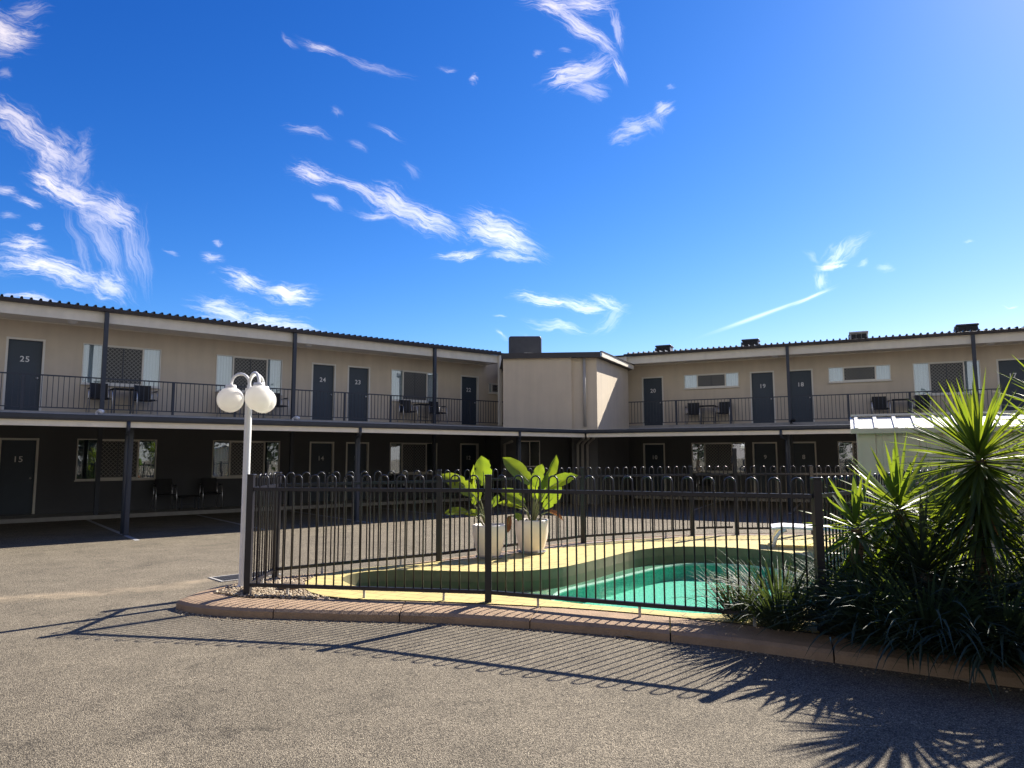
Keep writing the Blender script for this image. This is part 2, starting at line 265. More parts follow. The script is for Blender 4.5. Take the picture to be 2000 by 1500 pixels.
def water():
    m = bpy.data.materials.new('pool water'); m.use_nodes = True; nt = m.node_tree; N = nt.nodes.new; L = nt.links.new
    nt.nodes.remove(nt.nodes['Principled BSDF']); out = nt.nodes['Material Output']
    tr = N('ShaderNodeBsdfTransparent'); tr.inputs[0].default_value = (.80, .95, .90, 1)
    gl = N('ShaderNodeBsdfGlossy'); gl.inputs['Roughness'].default_value = .03
    g = N('ShaderNodeNewGeometry'); nz = N('ShaderNodeTexNoise'); nz.inputs['Scale'].default_value = 7; nz.inputs['Detail'].default_value = 4; L(g.outputs['Position'], nz.inputs['Vector'])
    bp = N('ShaderNodeBump'); bp.inputs['Strength'].default_value = .12; bp.inputs['Distance'].default_value = .03; L(nz.outputs['Fac'], bp.inputs['Height'])
    L(bp.outputs[0], gl.inputs['Normal'])
    dt = N('ShaderNodeVectorMath'); dt.operation = 'DOT_PRODUCT'; L(g.outputs['Incoming'], dt.inputs[0]); L(bp.outputs[0], dt.inputs[1])
    def mm(op, a, b):
        q = N('ShaderNodeMath'); q.operation = op
        for i, v in enumerate((a, b)):
            if isinstance(v, (int, float)): q.inputs[i].default_value = v
            else: L(v, q.inputs[i])
        return q
    fr = mm('MULTIPLY', mm('POWER', mm('SUBTRACT', 1.0, mm('ABSOLUTE', dt.outputs['Value'], 0).outputs[0]).outputs[0], 5.0).outputs[0], .85)
    fr = mm('ADD', fr.outputs[0], .02)
    ms = N('ShaderNodeMixShader'); L(fr.outputs[0], ms.inputs[0]); L(tr.outputs[0], ms.inputs[1]); L(gl.outputs[0], ms.inputs[2]); L(ms.outputs[0], out.inputs[0])
    return m
WATER = water()

def glass():
    m = bpy.data.materials.new('window glass'); m.use_nodes = True; nt = m.node_tree; N = nt.nodes.new; L = nt.links.new
    nt.nodes.remove(nt.nodes['Principled BSDF']); out = nt.nodes['Material Output']
    tr = N('ShaderNodeBsdfTransparent'); tr.inputs[0].default_value = (.85, .9, .92, 1)
    gl = N('ShaderNodeBsdfGlossy'); gl.inputs['Roughness'].default_value = .015; gl.inputs['Color'].default_value = (.9, .95, 1, 1)
    tc = N('ShaderNodeTexCoord'); nz = N('ShaderNodeTexNoise'); nz.inputs['Scale'].default_value = 1.3; L(tc.outputs['Object'], nz.inputs['Vector'])
    bp = N('ShaderNodeBump'); bp.inputs['Strength'].default_value = .05; bp.inputs['Distance'].default_value = .05; L(nz.outputs['Fac'], bp.inputs['Height']); L(bp.outputs[0], gl.inputs['Normal'])
    ms = N('ShaderNodeMixShader'); ms.inputs[0].default_value = .22; L(tr.outputs[0], ms.inputs[1]); L(gl.outputs[0], ms.inputs[2]); L(ms.outputs[0], out.inputs[0])
    return m
GLASS = glass()

def lattice():
    m = bpy.data.materials.new('diamond security mesh'); m.use_nodes = True; nt = m.node_tree; N = nt.nodes.new; L = nt.links.new
    b = nt.nodes['Principled BSDF']; b.inputs['Roughness'].default_value = .35
    tc = N('ShaderNodeTexCoord'); s = N('ShaderNodeSeparateXYZ'); L(tc.outputs['Object'], s.inputs[0])
    def m_(op, a, c):
        n = N('ShaderNodeMath'); n.operation = op
        for i, v in enumerate((a, c)):
            if isinstance(v, (int, float)): n.inputs[i].default_value = v
            else: L(v, n.inputs[i])
        return n.outputs[0]
    def line(op):
        q = m_(op, s.outputs[0], s.outputs[2]); q = m_('MULTIPLY', q, 1/.11); q = m_('FRACT', q, 0)
        q = m_('SUBTRACT', q, .5); q = m_('ABSOLUTE', q, 0); return m_('LESS_THAN', q, .13)
    a = m_('MAXIMUM', line('ADD'), line('SUBTRACT'))
    mx = N('ShaderNodeMixRGB'); L(a, mx.inputs[0]); mx.inputs[1].default_value = (.022, .026, .030, 1); mx.inputs[2].default_value = (.20, .20, .195, 1)
    L(mx.outputs[0], b.inputs['Base Color']); return m
MESHM = lattice()
def globe_mat():
    m = bpy.data.materials.new('opal globe'); m.use_nodes = True; nt = m.node_tree; N = nt.nodes.new; L = nt.links.new
    b = nt.nodes['Principled BSDF']; b.inputs['Base Color'].default_value = (.92, .91, .88, 1); b.inputs['Roughness'].default_value = .22
    t = N('ShaderNodeBsdfTranslucent'); t.inputs[0].default_value = (.97, .94, .86, 1)
    ms = N('ShaderNodeMixShader'); ms.inputs[0].default_value = .5; L(b.outputs[0], ms.inputs[1]); L(t.outputs[0], ms.inputs[2]); L(ms.outputs[0], nt.nodes['Material Output'].inputs[0])
    return m
OPAL = globe_mat()
def gravelmat():
    m = bpy.data.materials.new('river pebbles'); m.use_nodes = True; nt = m.node_tree; N = nt.nodes.new; L = nt.links.new
    b = nt.nodes['Principled BSDF']; b.inputs['Roughness'].default_value = .8
    at = N('ShaderNodeAttribute'); at.attribute_name = 'tint'
    r = N('ShaderNodeValToRGB'); e = r.color_ramp.elements; e[0].color = (.14, .10, .065, 1); e[1].color = (.46, .40, .30, 1); k = e.new(.45); k.color = (.30, .215, .13, 1)
    L(at.outputs['Fac'], r.inputs[0]); L(r.outputs[0], b.inputs['Base Color']); return m
PEBBLE = gravelmat()

# ------------------------------------------------------------------ mesh helpers
class MB:
    def __init__(s): s.v = []; s.f = []; s.t = []; s.tint = 0.
    def add(s, vs, fs):
        o = len(s.v); s.v += [tuple(p) for p in vs]; s.t += [s.tint]*len(vs); s.f += [tuple(i+o for i in f) for f in fs]; return s
    def box(s, x0, x1, y0, y1, z0, z1):
        vs = [(x0,y0,z0),(x1,y0,z0),(x1,y1,z0),(x0,y1,z0),(x0,y0,z1),(x1,y0,z1),(x1,y1,z1),(x0,y1,z1)]
        return s.add(vs, [(0,3,2,1),(4,5,6,7),(0,1,5,4),(1,2,6,5),(2,3,7,6),(3,0,4,7)])
    def bar(s, a, b, w, h=None, up=(0,0,1)):
        h = h or w; a = Vector(a); b = Vector(b); d = (b-a).normalized(); u = Vector(up)
        if abs(d.dot(u)) > .99: u = Vector((0,1,0))
        r = d.cross(u).normalized(); u = r.cross(d)
        vs = [p + r*(sx*w/2) + u*(sz*h/2) for p in (a, b) for sx, sz in ((-1,-1),(1,-1),(1,1),(-1,1))]
        return s.add(vs, [(0,1,2,3),(7,6,5,4),(0,4,5,1),(1,5,6,2),(2,6,7,3),(3,7,4,0)])
    def tube(s, path, r, n=8, cap=True):
        path = [Vector(p) for p in path]; rs = r if isinstance(r, (list, tuple)) else [r]*len(path)
        ref = Vector((0,0,1)); t0 = (path[1]-path[0]).normalized()
        if abs(t0.dot(ref)) > .9: ref = Vector((1,0,0))
        nrm = t0.cross(ref).normalized(); vs = []
        for i, p in enumerate(path):
            t = (path[min(i+1, len(path)-1)] - path[max(i-1, 0)]).normalized()
            nrm = (nrm - t*nrm.dot(t)).normalized(); bn = t.cross(nrm)
            vs += [p + (nrm*cos(2*pi*k/n) + bn*sin(2*pi*k/n))*rs[i] for k in range(n)]
        fs = [(i*n+k, i*n+(k+1) % n, (i+1)*n+(k+1) % n, (i+1)*n+k) for i in range(len(path)-1) for k in range(n)]
        if cap: fs += [tuple(reversed(range(n))), tuple(range((len(path)-1)*n, len(path)*n))]
        return s.add(vs, fs)
    def lathe(s, prof, n=32, c=(0,0,0)):
        vs = [(c[0]+r*cos(2*pi*k/n), c[1]+r*sin(2*pi*k/n), c[2]+z) for r, z in prof for k in range(n)]
        fs = [(i*n+k, i*n+(k+1) % n, (i+1)*n+(k+1) % n, (i+1)*n+k) for i in range(len(prof)-1) for k in range(n)]
        return s.add(vs, fs)
    def prism(s, pts, z0, z1, top=True, bottom=True):
        n = len(pts); vs = [(x,y,z0) for x,y in pts] + [(x,y,z1) for x,y in pts]
        fs = [(i, (i+1) % n, n+(i+1) % n, n+i) for i in range(n)]
        tri = tessellate_polygon([[Vector((x,y,0)) for x,y in pts]])
        if top: fs += [(n+a, n+b, n+c) for a,b,c in tri]
        if bottom: fs += [(c, b, a) for a,b,c in tri]
        return s.add(vs, fs)
    def sheet(s, outer, holes, z):
        loops = [outer] + list(holes); vs = [(x,y,z) for lp in loops for x,y in lp]
        tri = tessellate_polygon([[Vector((x,y,0)) for x,y in lp] for lp in loops])
        fs = []
        for a,b,c in tri:
            A,B,C_ = vs[a],vs[b],vs[c]
            if (B[0]-A[0])*(C_[1]-A[1])-(B[1]-A[1])*(C_[0]-A[0]) < 0: a,c = c,a
            fs.append((a,b,c))
        return s.add(vs, fs)
    def make(s, name, m, parent=None, smooth=False, bevel=0, loc=None, recalc=True):
        me = bpy.data.meshes.new(name); me.from_pydata(s.v, [], s.f); me.update()
        if recalc:
            bm = bmesh.new(); bm.from_mesh(me); bmesh.ops.recalc_face_normals(bm, faces=bm.faces); bm.to_mesh(me); bm.free()
        at = me.attributes.new('tint', 'FLOAT', 'POINT'); at.data.foreach_set('value', s.t)
        me.materials.append(m)
        if smooth: me.polygons.foreach_set('use_smooth', [True]*len(me.polygons))
        o = bpy.data.objects.new(name, me); COL.objects.link(o)
        if parent: o.parent = parent
        if loc: o.location = loc
        if bevel:
            b = o.modifiers.new('bevel', 'BEVEL'); b.width = bevel; b.segments = 3; b.limit_method = 'ANGLE'
        return o
def thing(name, label, cat, loc=(0,0,0), rz=0, group=None):
    o = bpy.data.objects.new(name, None); COL.objects.link(o); o.empty_display_size = .2
    o.location = loc; o.rotation_euler = (0,0,rz); o['label'] = label; o['category'] = cat
    if group: o['group'] = group
    return o
def tag(o, label, cat, group=None):
    o['label'] = label; o['category'] = cat
    if group: o['group'] = group
    return o
def struct(o, label=None, cat=None, kind='structure'):
    o['kind'] = kind
    if label: o['label'] = label
    if cat: o['category'] = cat
    return o
def dup(root, loc, rz, label, group=None):
    r = root.copy(); COL.objects.link(r); r.location = loc; r.rotation_euler = (0,0,rz); r['label'] = label
    if group: r['group'] = group
    for ch in list(root.children):
        c = ch.copy(); COL.objects.link(c); c.parent = r
        for g in ch.children:
            d = g.copy(); COL.objects.link(d); d.parent = c
    return r
def crom(pts, k=8, closed=True):
    n = len(pts); out = []
    for i in range(n if closed else n-1):
        g = (lambda j: pts[j % n]) if closed else (lambda j: pts[max(0, min(n-1, j))])
        p0, p1, p2, p3 = (Vector((*g(i+j), 0)) for j in (-1, 0, 1, 2))
        for q in range(k):
            t = q/k
            v = .5*((2*p1) + (p2-p0)*t + (2*p0-5*p1+4*p2-p3)*t*t + (3*p1-p0-3*p2+p3)*t**3)
            out.append((v.x, v.y))
    if not closed: out.append(tuple(pts[-1]))
    return out

FONT = bpy.data.fonts.load('<builtin>') if '<builtin>' in bpy.data.fonts else None
def text_mesh(txt, size, parent, loc, name='room_number'):
    cu = bpy.data.curves.new('numeral', 'FONT'); cu.body = txt; cu.size = size; cu.align_x = 'CENTER'; cu.align_y = 'CENTER'; cu.extrude = .004; cu.offset = size*.012; cu.resolution_u = 4; cu.space_character = 1.1
    t = bpy.data.objects.new('numeral', cu); COL.objects.link(t)
    me = bpy.data.meshes.new_from_object(t.evaluated_get(bpy.context.evaluated_depsgraph_get()))
    bpy.data.objects.remove(t); me.materials.clear(); me.materials.append(SIGNW)
    o = bpy.data.objects.new(name, me); COL.objects.link(o); o.parent = parent; o.location = loc; o.rotation_euler = (pi/2, 0, 0)
    return o

# ------------------------------------------------------------------ ground, kerb, deck, pool
struct(MB().sheet([(-700,-700),(700,-700),(700,700),(-700,700)], [[(-2.75,8.2),(-1.1,10.05),(2,12.6),(4.2,13.1),(6.5,12.5),(5,9),(3.2,6.0),(2.3,6.15),(1.2,6.55),(.3,6.9),(-1.5,7.25)]], 0).make('asphalt_ground', ASPH))
KI = [(-3.20,7.72),(-2.98,7.56),(-2.78,7.47),(-2.59,7.43),(-2.01,7.39),(-1.45,7.33),(-.82,7.23),(-.23,7.10),(.72,6.84),(1.72,6.38),(2.47,5.90),(3.59,5.16),(5.2,4.2),(7.5,3.2)]
KO = [(-3.47,7.52),(-3.28,7.36),(-2.98,7.22),(-2.62,7.12),(-2.05,7.04),(-1.49,6.96),(-.82,6.88),(-.42,6.80),(.67,6.45),(1.62,6.02),(2.36,5.58),(3.44,4.92),(5.05,3.98),(7.4,2.95)]
KI = crom(KI, 4, False); KO = crom(KO, 4, False)
kb = MB()
def kerb_strip(mb, inner, outer):
    n = len(inner); prof = lambda i, o: [(o[0],o[1],-.02),(o[0],o[1],.062),(o[0]+(i[0]-o[0])*.08,o[1]+(i[1]-o[1])*.08,.088),(o[0]+(i[0]-o[0])*.3,o[1]+(i[1]-o[1])*.3,.104),(i[0],i[1],.122),(i[0],i[1],.0)]
    vs = []; m = 6
    for a, b in zip(inner, outer): vs += prof(a, b)
    fs = [(i*m+k, i*m+k+1, (i+1)*m+k+1, (i+1)*m+k) for i in range(n-1) for k in range(m-1)]
    fs += [tuple(range(m)), tuple(range((n-1)*m, n*m))]
    mb.add(vs, fs)
def joints(mb, inner, outer, every=1.25, gap=.012):
    acc_ = 0; a0 = 0; si, so_ = [inner[0]], [outer[0]]
    for i in range(1, len(outer)):
        a, b, c, d = (Vector(q) for q in (outer[i-1], outer[i], inner[i-1], inner[i])); L_ = (b-a).length
        while acc_+L_ >= every and L_ > 0:
            t = (every-acc_)/L_; p = a.lerp(b, t); q = c.lerp(d, t)
            si.append(tuple(q)); so_.append(tuple(p)); kerb_strip(mb, si, so_)
            t2 = min(1, t+gap/L_); a = a.lerp(b, t2); c = c.lerp(d, t2); si, so_ = [tuple(c)], [tuple(a)]; L_ = (b-a).length; acc_ = 0
        acc_ += L_; si.append(inner[i]); so_.append(outer[i])
    if len(si) > 1: kerb_strip(mb, si, so_)
joints(kb, KI, KO)
BI = [(-3.20,7.72),(-3.22,8.0),(-3.08,8.35),(-2.86,8.62),(-1.95,9.3),(-1.08,10.02),(.10,11.2),(1.12,12.18),(2.2,12.8),(3.3,13.27),(4.2,13.45),(7.2,13.6)]
BO = [(-3.47,7.52),(-3.44,8.05),(-3.25,8.48),(-2.98,8.80),(-2.05,9.5),(-1.2,10.22),(-.04,11.4),(1.0,12.38),(2.1,13.03),(3.25,13.5),(4.2,13.68),(7.2,13.85)]
kerb_strip(kb, crom(BI,4,False), crom(BO,4,False))
struct(kb.make('kerb', KERBM, smooth=False))
POOL = crom([(-1.95,8.39),(-2.0,8.78),(-1.82,9.06),(-1.45,9.19),(-1.0,9.15),(-.4,9.05),(.15,9.10),(.65,9.40),(1.22,10.12),(1.85,10.98),(2.5,11.44),(3.2,11.42),(3.8,11.08),(4.2,10.4),(4.2,9.4),(3.8,8.3),(3.15,7.35),(2.6,6.85),(2.1,6.62),(1.64,6.66),(1.18,6.85),(.71,7.06),(.25,7.33),(-.22,7.56),(-.97,7.74),(-1.62,7.98)], 6)
DECK = [(-2.28,7.95),(-2.14,7.72),(-1.95,7.52),(-1.6,7.355)] + [p for p in KI if p[0] > -1.5 and p[0] < 2.6] + [(3.4,6.75),(4.9,8.5),(6.9,11.6),(6.9,13.2)] + list(reversed(crom([(-2.38,8.35),(-2.33,8.85),(-1.99,9.3),(-1.23,9.80),(-.5,10.27),(.81,11.5),(2.14,12.5),(2.72,12.72),(3.33,12.95),(4.67,13.08),(6.9,13.2)],3,False)))
DECK = [DECK[i] for i in range(len(DECK)) if i == 0 or (Vector(DECK[i])-Vector(DECK[i-1])).length > .02]
struct(MB().sheet(DECK, [POOL], .131).make('pool_deck', PAVER))
BED = [p for p in KI] + [(12,3),(12.5,13.6),(7.2,13.6)] + list(reversed(crom(BI,4,False)))[1:-1]
struct(MB().sheet(BED, [POOL], .112).make('garden_bed', BORDER))
soil = [p for p in KI if p[0] > 2.4] + [(12,3.2),(12,9.2),(6.5,10.2),(4.35,7.9),(3.4,6.85),(2.6,6.1)]
struct(MB().sheet(soil, [], .136).make('planting_soil', SOIL))
# pool: waterline wall, shell, ledge along the far side, floor
n = len(POOL)
pc = Vector((sum(p[0] for p in POOL)/n, sum(p[1] for p in POOL)/n))
def inset(poly, d):
    out = []
    for i in range(len(poly)):
        a = Vector(poly[i-1]); b = Vector(poly[(i+1) % len(poly)]); t = (b-a).normalized(); nr = Vector((t.y, -t.x))   # poly runs clockwise: right side is inside
        p = Vector(poly[i]) + nr*d; out.append((p.x, p.y))
    return out
area = sum(POOL[i-1][0]*POOL[i][1]-POOL[i][0]*POOL[i-1][1] for i in range(n))
SG = 1 if area < 0 else -1
def ring(mb, p, z0, q, z1):
    k = len(p); mb.add([(x,y,z0) for x,y in p] + [(x,y,z1) for x,y in q], [(i, (i+1) % k, k+(i+1) % k, k+i) for i in range(k)])
lip = inset(POOL, SG*.0)
DEEP = crom([(.46,7.75),(.46,8.44),(.61,9.05),(1.23,9.75),(1.75,10.4),(2.3,11.0),(2.75,11.25),(3.2,11.22),(3.7,10.95),(4.02,10.3),(4.0,9.4),(3.65,8.4),(3.0,7.45),(2.5,7.0),(2.05,6.8),(1.64,6.84),(1.18,7.03),(.75,7.3)], 5)
ZL, ZF = -.12, -.33
pool = MB(); ring(pool, POOL, .131, POOL, ZL)
struct(pool.make('pool_wall', COPE, recalc=False))
struct(MB().sheet(POOL, [DEEP], ZL).make('pool_ledge', LEDGE))
tr_ = MB(); tr_.tube([(x,y,ZL+.004) for x,y in DEEP+DEEP[:1]], .022, 6, cap=False); struct(tr_.make('pool_step_edge', mat('pale step tiles',(.72,.76,.66),.5,.1,8)))
shl = MB(); ring(shl, DEEP, ZL, DEEP, ZF); shl.sheet(DEEP, [], ZF)
struct(shl.make('pool_floor', SHELL, recalc=False))
wm = MB().sheet(inset(POOL, SG*.002), [], .0); struct(wm.make('pool_water', WATER))
# gravel pocket at the left tip
gv = MB(); rnd = random.Random(3)
GP = [(-3.18,7.75),(-2.75,7.5),(-2.0,7.42),(-1.75,7.38),(-1.98,7.5),(-2.2,7.75),(-2.32,8.0),(-2.42,8.4),(-2.36,8.9),(-2.8,8.6),(-3.1,8.3)]
def inpoly(x, y, P):
    r = False
    for i in range(len(P)):
        (x1,y1),(x2,y2) = P[i-1], P[i]
        if (y1 > y) != (y2 > y) and x < (x2-x1)*(y-y1)/(y2-y1)+x1: r = not r
    return r
bmi = bmesh.new(); bmesh.ops.create_icosphere(bmi, subdivisions=1, radius=1); ICV = [v.co.copy() for v in bmi.verts]; ICF = [[v.index for v in f.verts] for f in bmi.faces]; bmi.free()
cnt = 0
while cnt < 2300:
    x = rnd.uniform(-3.3,-1.6); y = rnd.uniform(7.3,8.95)
    if not inpoly(x, y, GP): continue
    cnt += 1; s = rnd.uniform(.009,.021); gv.tint = rnd.random(); R = Matrix.Rotation(rnd.random()*6, 3, 'Z')
    sc = Vector((s*rnd.uniform(.8,1.4), s, s*.7))
    gv.add([R @ Vector((v.x*sc.x, v.y*sc.y, v.z*sc.z)) + Vector((x, y, .118+rnd.random()*.02)) for v in ICV], ICF)
struct(gv.make('gravel', PEBBLE, smooth=True), kind='stuff')
bd = MB(); bd.add([Vector((v.x*.17, v.y*.13, v.z*.075))*(1+.12*noise.noise(v*2)) for v in ICV], ICF)
bo = bd.make('boulder', PEBBLE, loc=(-2.42,7.9,.15)); sm = bo.modifiers.new('s','SUBSURF'); sm.levels = sm.render_levels = 2
tag(bo, 'low rounded pebbly stone in the gravel beside the pool paving edge', 'stone')
# loose grit gathered along the foot of the kerb
gr = MB(); rk = random.Random(9)
for i in range(700):
    j = rk.randrange(len(KO)-1); a = Vector(KO[j]).lerp(Vector(KO[j+1]), rk.random()); nrm = Vector((a.x*.15+.1, 1)).normalized()
    p = a - nrm*(abs(rk.gauss(0,.10))+.01); s = rk.uniform(.003,.008); gr.tint = rk.random()
    gr.add([Vector((p.x+v.x*s*1.3, p.y+v.y*s, .003+v.z*s*.7)) for v in ICV], ICF)
struct(gr.make('loose_grit', PEBBLE), kind='stuff')
# drain grate
dg = thing('drain_grate', 'galvanised drain grate in the asphalt left of the white lamp post', 'drain', (-3.5,9.52,0), radians(44))
MB().box(-.40,.40,-.22,-.19,0,.012).box(-.40,.40,.19,.22,0,.012).box(-.40,-.37,-.19,.19,0,.012).box(.37,.40,-.19,.19,0,.012).make('frame', CONC, dg)
g2 = MB()
for i in range(22): g2.box(-.36+i*.0335,-.352+i*.0335,-.185,.185,.002,.010)
for j in (-.12,0,.12): g2.box(-.365,.365,j-.004,j+.004,.001,.007)
g2.make('bars', GRATEM, dg); MB().box(-.37,.37,-.19,.19,.0005,.0015).make('sump', INNER, dg)

# ------------------------------------------------------------------ motel wings
A1 = radians(51.2); B1 = radians(64.62)
def cut_wall(mb, x0, x1, z0, z1, ops, depth=.13):
    xs = sorted({x0, x1, *[o[0] for o in ops], *[o[1] for o in ops]}); zs = sorted({z0, z1, *[o[2] for o in ops], *[o[3] for o in ops]})
    for i in range(len(xs)-1):
        for j in range(len(zs)-1):
            mx = (xs[i]+xs[i+1])/2; mz = (zs[j]+zs[j+1])/2
            if any(o[0] < mx < o[1] and o[2] < mz < o[3] for o in ops): continue
            mb.add([(xs[i],0,zs[j]),(xs[i+1],0,zs[j]),(xs[i+1],0,zs[j+1]),(xs[i],0,zs[j+1])], [(0,1,2,3)])
    for a,b,c,d in ops:
        mb.add([(a,0,c),(b,0,c),(b,0,d),(a,0,d),(a,depth,c),(b,depth,c),(b,depth,d),(a,depth,d)], [(0,4,5,1),(1,5,6,2),(2,6,7,3),(3,7,4,0),(4,7,6,5)])
def make_door(parent, xc, z0, num):
    w = .80; h = 1.925
    d = MB().box(-w/2+.03,w/2-.03,.075,.115,.015,h-.03).make('door', DOORM, parent, loc=(xc,0,z0))
    MB().box(-w/2-.025,-w/2+.027,-.012,.118,0,h+.025).box(w/2-.027,w/2+.025,-.012,.118,0,h+.025).box(-w/2+.027,w/2-.027,-.011,.117,h-.028,h+.024).make('door_frame', FRAMEM, d)
    hd = MB(); hd.tube([(w/2-.11,.075,.92),(w/2-.11,.03,.92)], .014, 8); hd.tube([(w/2-.11,.03,.92),(w/2-.11,.02,.92)], .03, 12); hd.make('handle', CHROME, d, smooth=True)
    text_mesh(num, .21, d, (0,.0745,1.40)); return d
def make_window(parent, x0, x1, z0, z1):
    w = x1-x0; h = z1-z0; a = .25*w; b = .76*w; t = .028
    f = MB()
    f.box(0,w,-.022,.05,h-t,h).box(0,w,-.034,.05,0,t*1.2).box(0,t,-.02,.048,t*1.2,h-t).box(w-t,w,-.02,.048,t*1.2,h-t)
    f.box(a-.022,a+.022,-.021,.046,t*1.2,h-t).box(b-.022,b+.022,-.021,.046,t*1.2,h-t)
    f.box(a+.022,b-.022,-.012,.03,h-t-.03,h-t).box(a+.022,b-.022,-.012,.03,t*1.2,t*1.2+.03)
    o = f.make('window', FRAMEM, parent, loc=(x0,0,z0))
    MB().box(t,a-.022,.018,.022,t*1.2,h-t).make('pane', GLASS, o); MB().box(b+.022,w-t,.018,.022,t*1.2,h-t).make('pane', GLASS, o)
    MB().box(a+.022,b-.022,.006,.012,t*1.2+.03,h-t-.03).make('security_screen', MESHM, o)
    m = (a+b)/2; MB().box(m-.012,m+.012,-.004,.0055,t*1.2+.03,h-t-.03).make('screen_bar', NAVY, o)
    k = 40
    for (p, q) in ((t,a),(b,w-t)):
        vs = []; cv = MB()
        for i in range(k+1):
            x = p+(q-p)*i/k; y = .075+.005*sin(i*.9)
            vs += [(x,y,.03),(x,y,h-.02)]
        cv.add(vs, [(2*i,2*i+2,2*i+3,2*i+1) for i in range(k)]); cv.make('curtain', CURT if z0 > 2.5 else CURT_SHADED, o, recalc=False)
    MB().box(-.02,w+.02,-.055,-.005,-.03,-.002).make('sill', FRAMEM, o)
    return o
def railing(parent, x0, x1, y, zf):
    r = MB(); r.bar((x0,y,zf+.905),(x1,y,zf+.905),.05,.032); r.bar((x0,y,zf+.10),(x1,y,zf+.10),.035,.025)
    k = max(1, round((x1-x0)/.118))
    for i in range(1, k): r.bar((x0+(x1-x0)*i/k,y,zf+.11),(x0+(x1-x0)*i/k,y,zf+.89),.015,.015,(0,1,0))
    o = r.make('railing', NAVY, parent)
    npst = max(1, round((x1-x0)/1.7))
    for i in range(1, npst):
        x = x0+(x1-x0)*i/npst; MB().box(x-.028,x+.028,y-.0265,y+.0265,zf-.02,zf+.888).make('railing_post', NAVY, o)
    return o
F2 = 2.72
def wing(root, X0, X1, XR0, XR1, XC0, XC1, XCin, XCo, doors, wins_up, wins_lo, posts, cposts, yb, yp, yg, cstub, lights_):
    """X0..X1 wall, XR roof, XC carport (XCo: shift where the mitre meets the inner edge)"""
    ops = []
    for xc, nu, nl in doors:
        if nu: ops.append((xc-.40,xc+.40,F2,F2+1.925))
        if nl: ops.append((xc-.40,xc+.40,.12,.12+1.925))
    for a,b,c,d in wins_up: ops.append((a,b,c,d))
    for a,b,c,d in wins_lo: ops.append((a,b,c,d))
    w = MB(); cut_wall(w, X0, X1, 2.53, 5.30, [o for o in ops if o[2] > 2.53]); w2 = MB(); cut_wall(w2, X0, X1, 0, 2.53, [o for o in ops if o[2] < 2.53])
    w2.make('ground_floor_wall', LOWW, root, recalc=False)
    w.add([(X0,0,0),(X0,7,0),(X0,7,5.3),(X0,0,5.3),(X1,0,0),(X1,7,0),(X1,7,5.3),(X1,0,5.3)], [(0,3,2,1),(4,5,6,7),(1,2,6,5)])
    w.make('wall', STUCCO, root, recalc=False)
    for xc, nu, nl in doors:
        if nu: make_door(root, xc, F2, nu)
        if nl: make_door(root, xc, .12, nl)
    for q in wins_up: make_window(root, *q)
    for q in wins_lo: make_window(root, *q)
    # balcony
    MB().box(XR0,XR1,yb-.06,-.002,2.52,F2).make('balcony_slab', CONC, root)
    ps = [x for x in posts if XR0 < x < XR1]; edges = [XR0]+ps+[XR1]
    for a, b in zip(edges[:-1], edges[1:]): railing(root, a+.045 if a != XR0 else a, b-.045 if b != XR1 else b, yb+.02, F2)
    for x in ps:
        MB().box(x-.05,x+.05,yb-.055,yb+.045,F2+.002,5.385).make('balcony_post', NAVY, root)
        MB().box(x-.05,x+.05,yb-.05,yb+.05,.1,2.518).make('ground_post', NAVY, root)
    # eaves and roof
    MB().box(XR0,XR1,yb+.09,-.003,5.142,5.165).make('soffit', SOFFIT, root)
    MB().box(XR0,XR1,yb+.046,yb+.088,5.10,5.388).make('eave_beam', CREAM, root)
    MB().box(XR0,XR1,-.028,-.0035,5.112,5.1415).make('cornice', CREAM, root)
    g = MB(); g.add([(x,y,z) for x in (XR0,XR1) for y,z in ((yb+.044,5.39),(yb-.10,5.39),(yb-.125,5.47),(yb-.105,5.475),(yb-.085,5.41),(yb+.044,5.41))], [(i,(i+1)%6,6+(i+1)%6,6+i) for i in range(6)]+[(0,1,2,3,4,5),(11,10,9,8,7,6)])
    g.make('roof_gutter', DARKROOF, root)
    r = MB(); k = int((XR1-XR0)/.2); y0 = yb-.06; y1 = 7.2; zz = lambda y: 5.485+(y-y0)*.045
    vs = []; prof = []
    for i in range(k):
        x = XR0+i*.2; prof += [(x,0),(x+.13,0),(x+.145,.055),(x+.185,.055)]
    prof.append((XR0+k*.2,0))
    for x, dz in prof: vs += [(x,y0,zz(y0)+dz),(x,y1,zz(y1)+dz)]
    r.add(vs, [(2*i,2*i+2,2*i+3,2*i+1) for i in range(len(prof)-1)])
    r.add([(x,y,z-.02) for x,y,z in vs], [(2*i,2*i+1,2*i+3,2*i+2) for i in range(len(prof)-1)])
    r.add([p for i in range(len(prof)) for p in ((prof[i][0],y0,zz(y0)+prof[i][1]),(prof[i][0],y0,zz(y0)+prof[i][1]-.02))], [(2*i,2*i+1,2*i+3,2*i+2) for i in range(len(prof)-1)])
    r.make('roof', DARKROOF, root, recalc=False)
    # carport: sheet, gutter, beam, posts
    c = MB(); zo = 2.345; zi = 2.515
    q = [(XC0,yg+.02),(XC1,yg+.02),(XC1+XCo,yb-.065),(XC0 if XCin is None else XCin,yb-.065)]
    c.add([(q[0][0],q[0][1],zo),(q[1][0],q[1][1],zo),(q[2][0],q[2][1],zi),(q[3][0],q[3][1],zi),(q[0][0],q[0][1],zo-.05),(q[1][0],q[1][1],zo-.05),(q[2][0],q[2][1],zi-.05),(q[3][0],q[3][1],zi-.05)], [(0,1,2,3),(7,6,5,4),(0,4,5,1),(1,5,6,2),(2,6,7,3),(3,7,4,0)])
    c.make('carport_roof', DARKROOF, root)
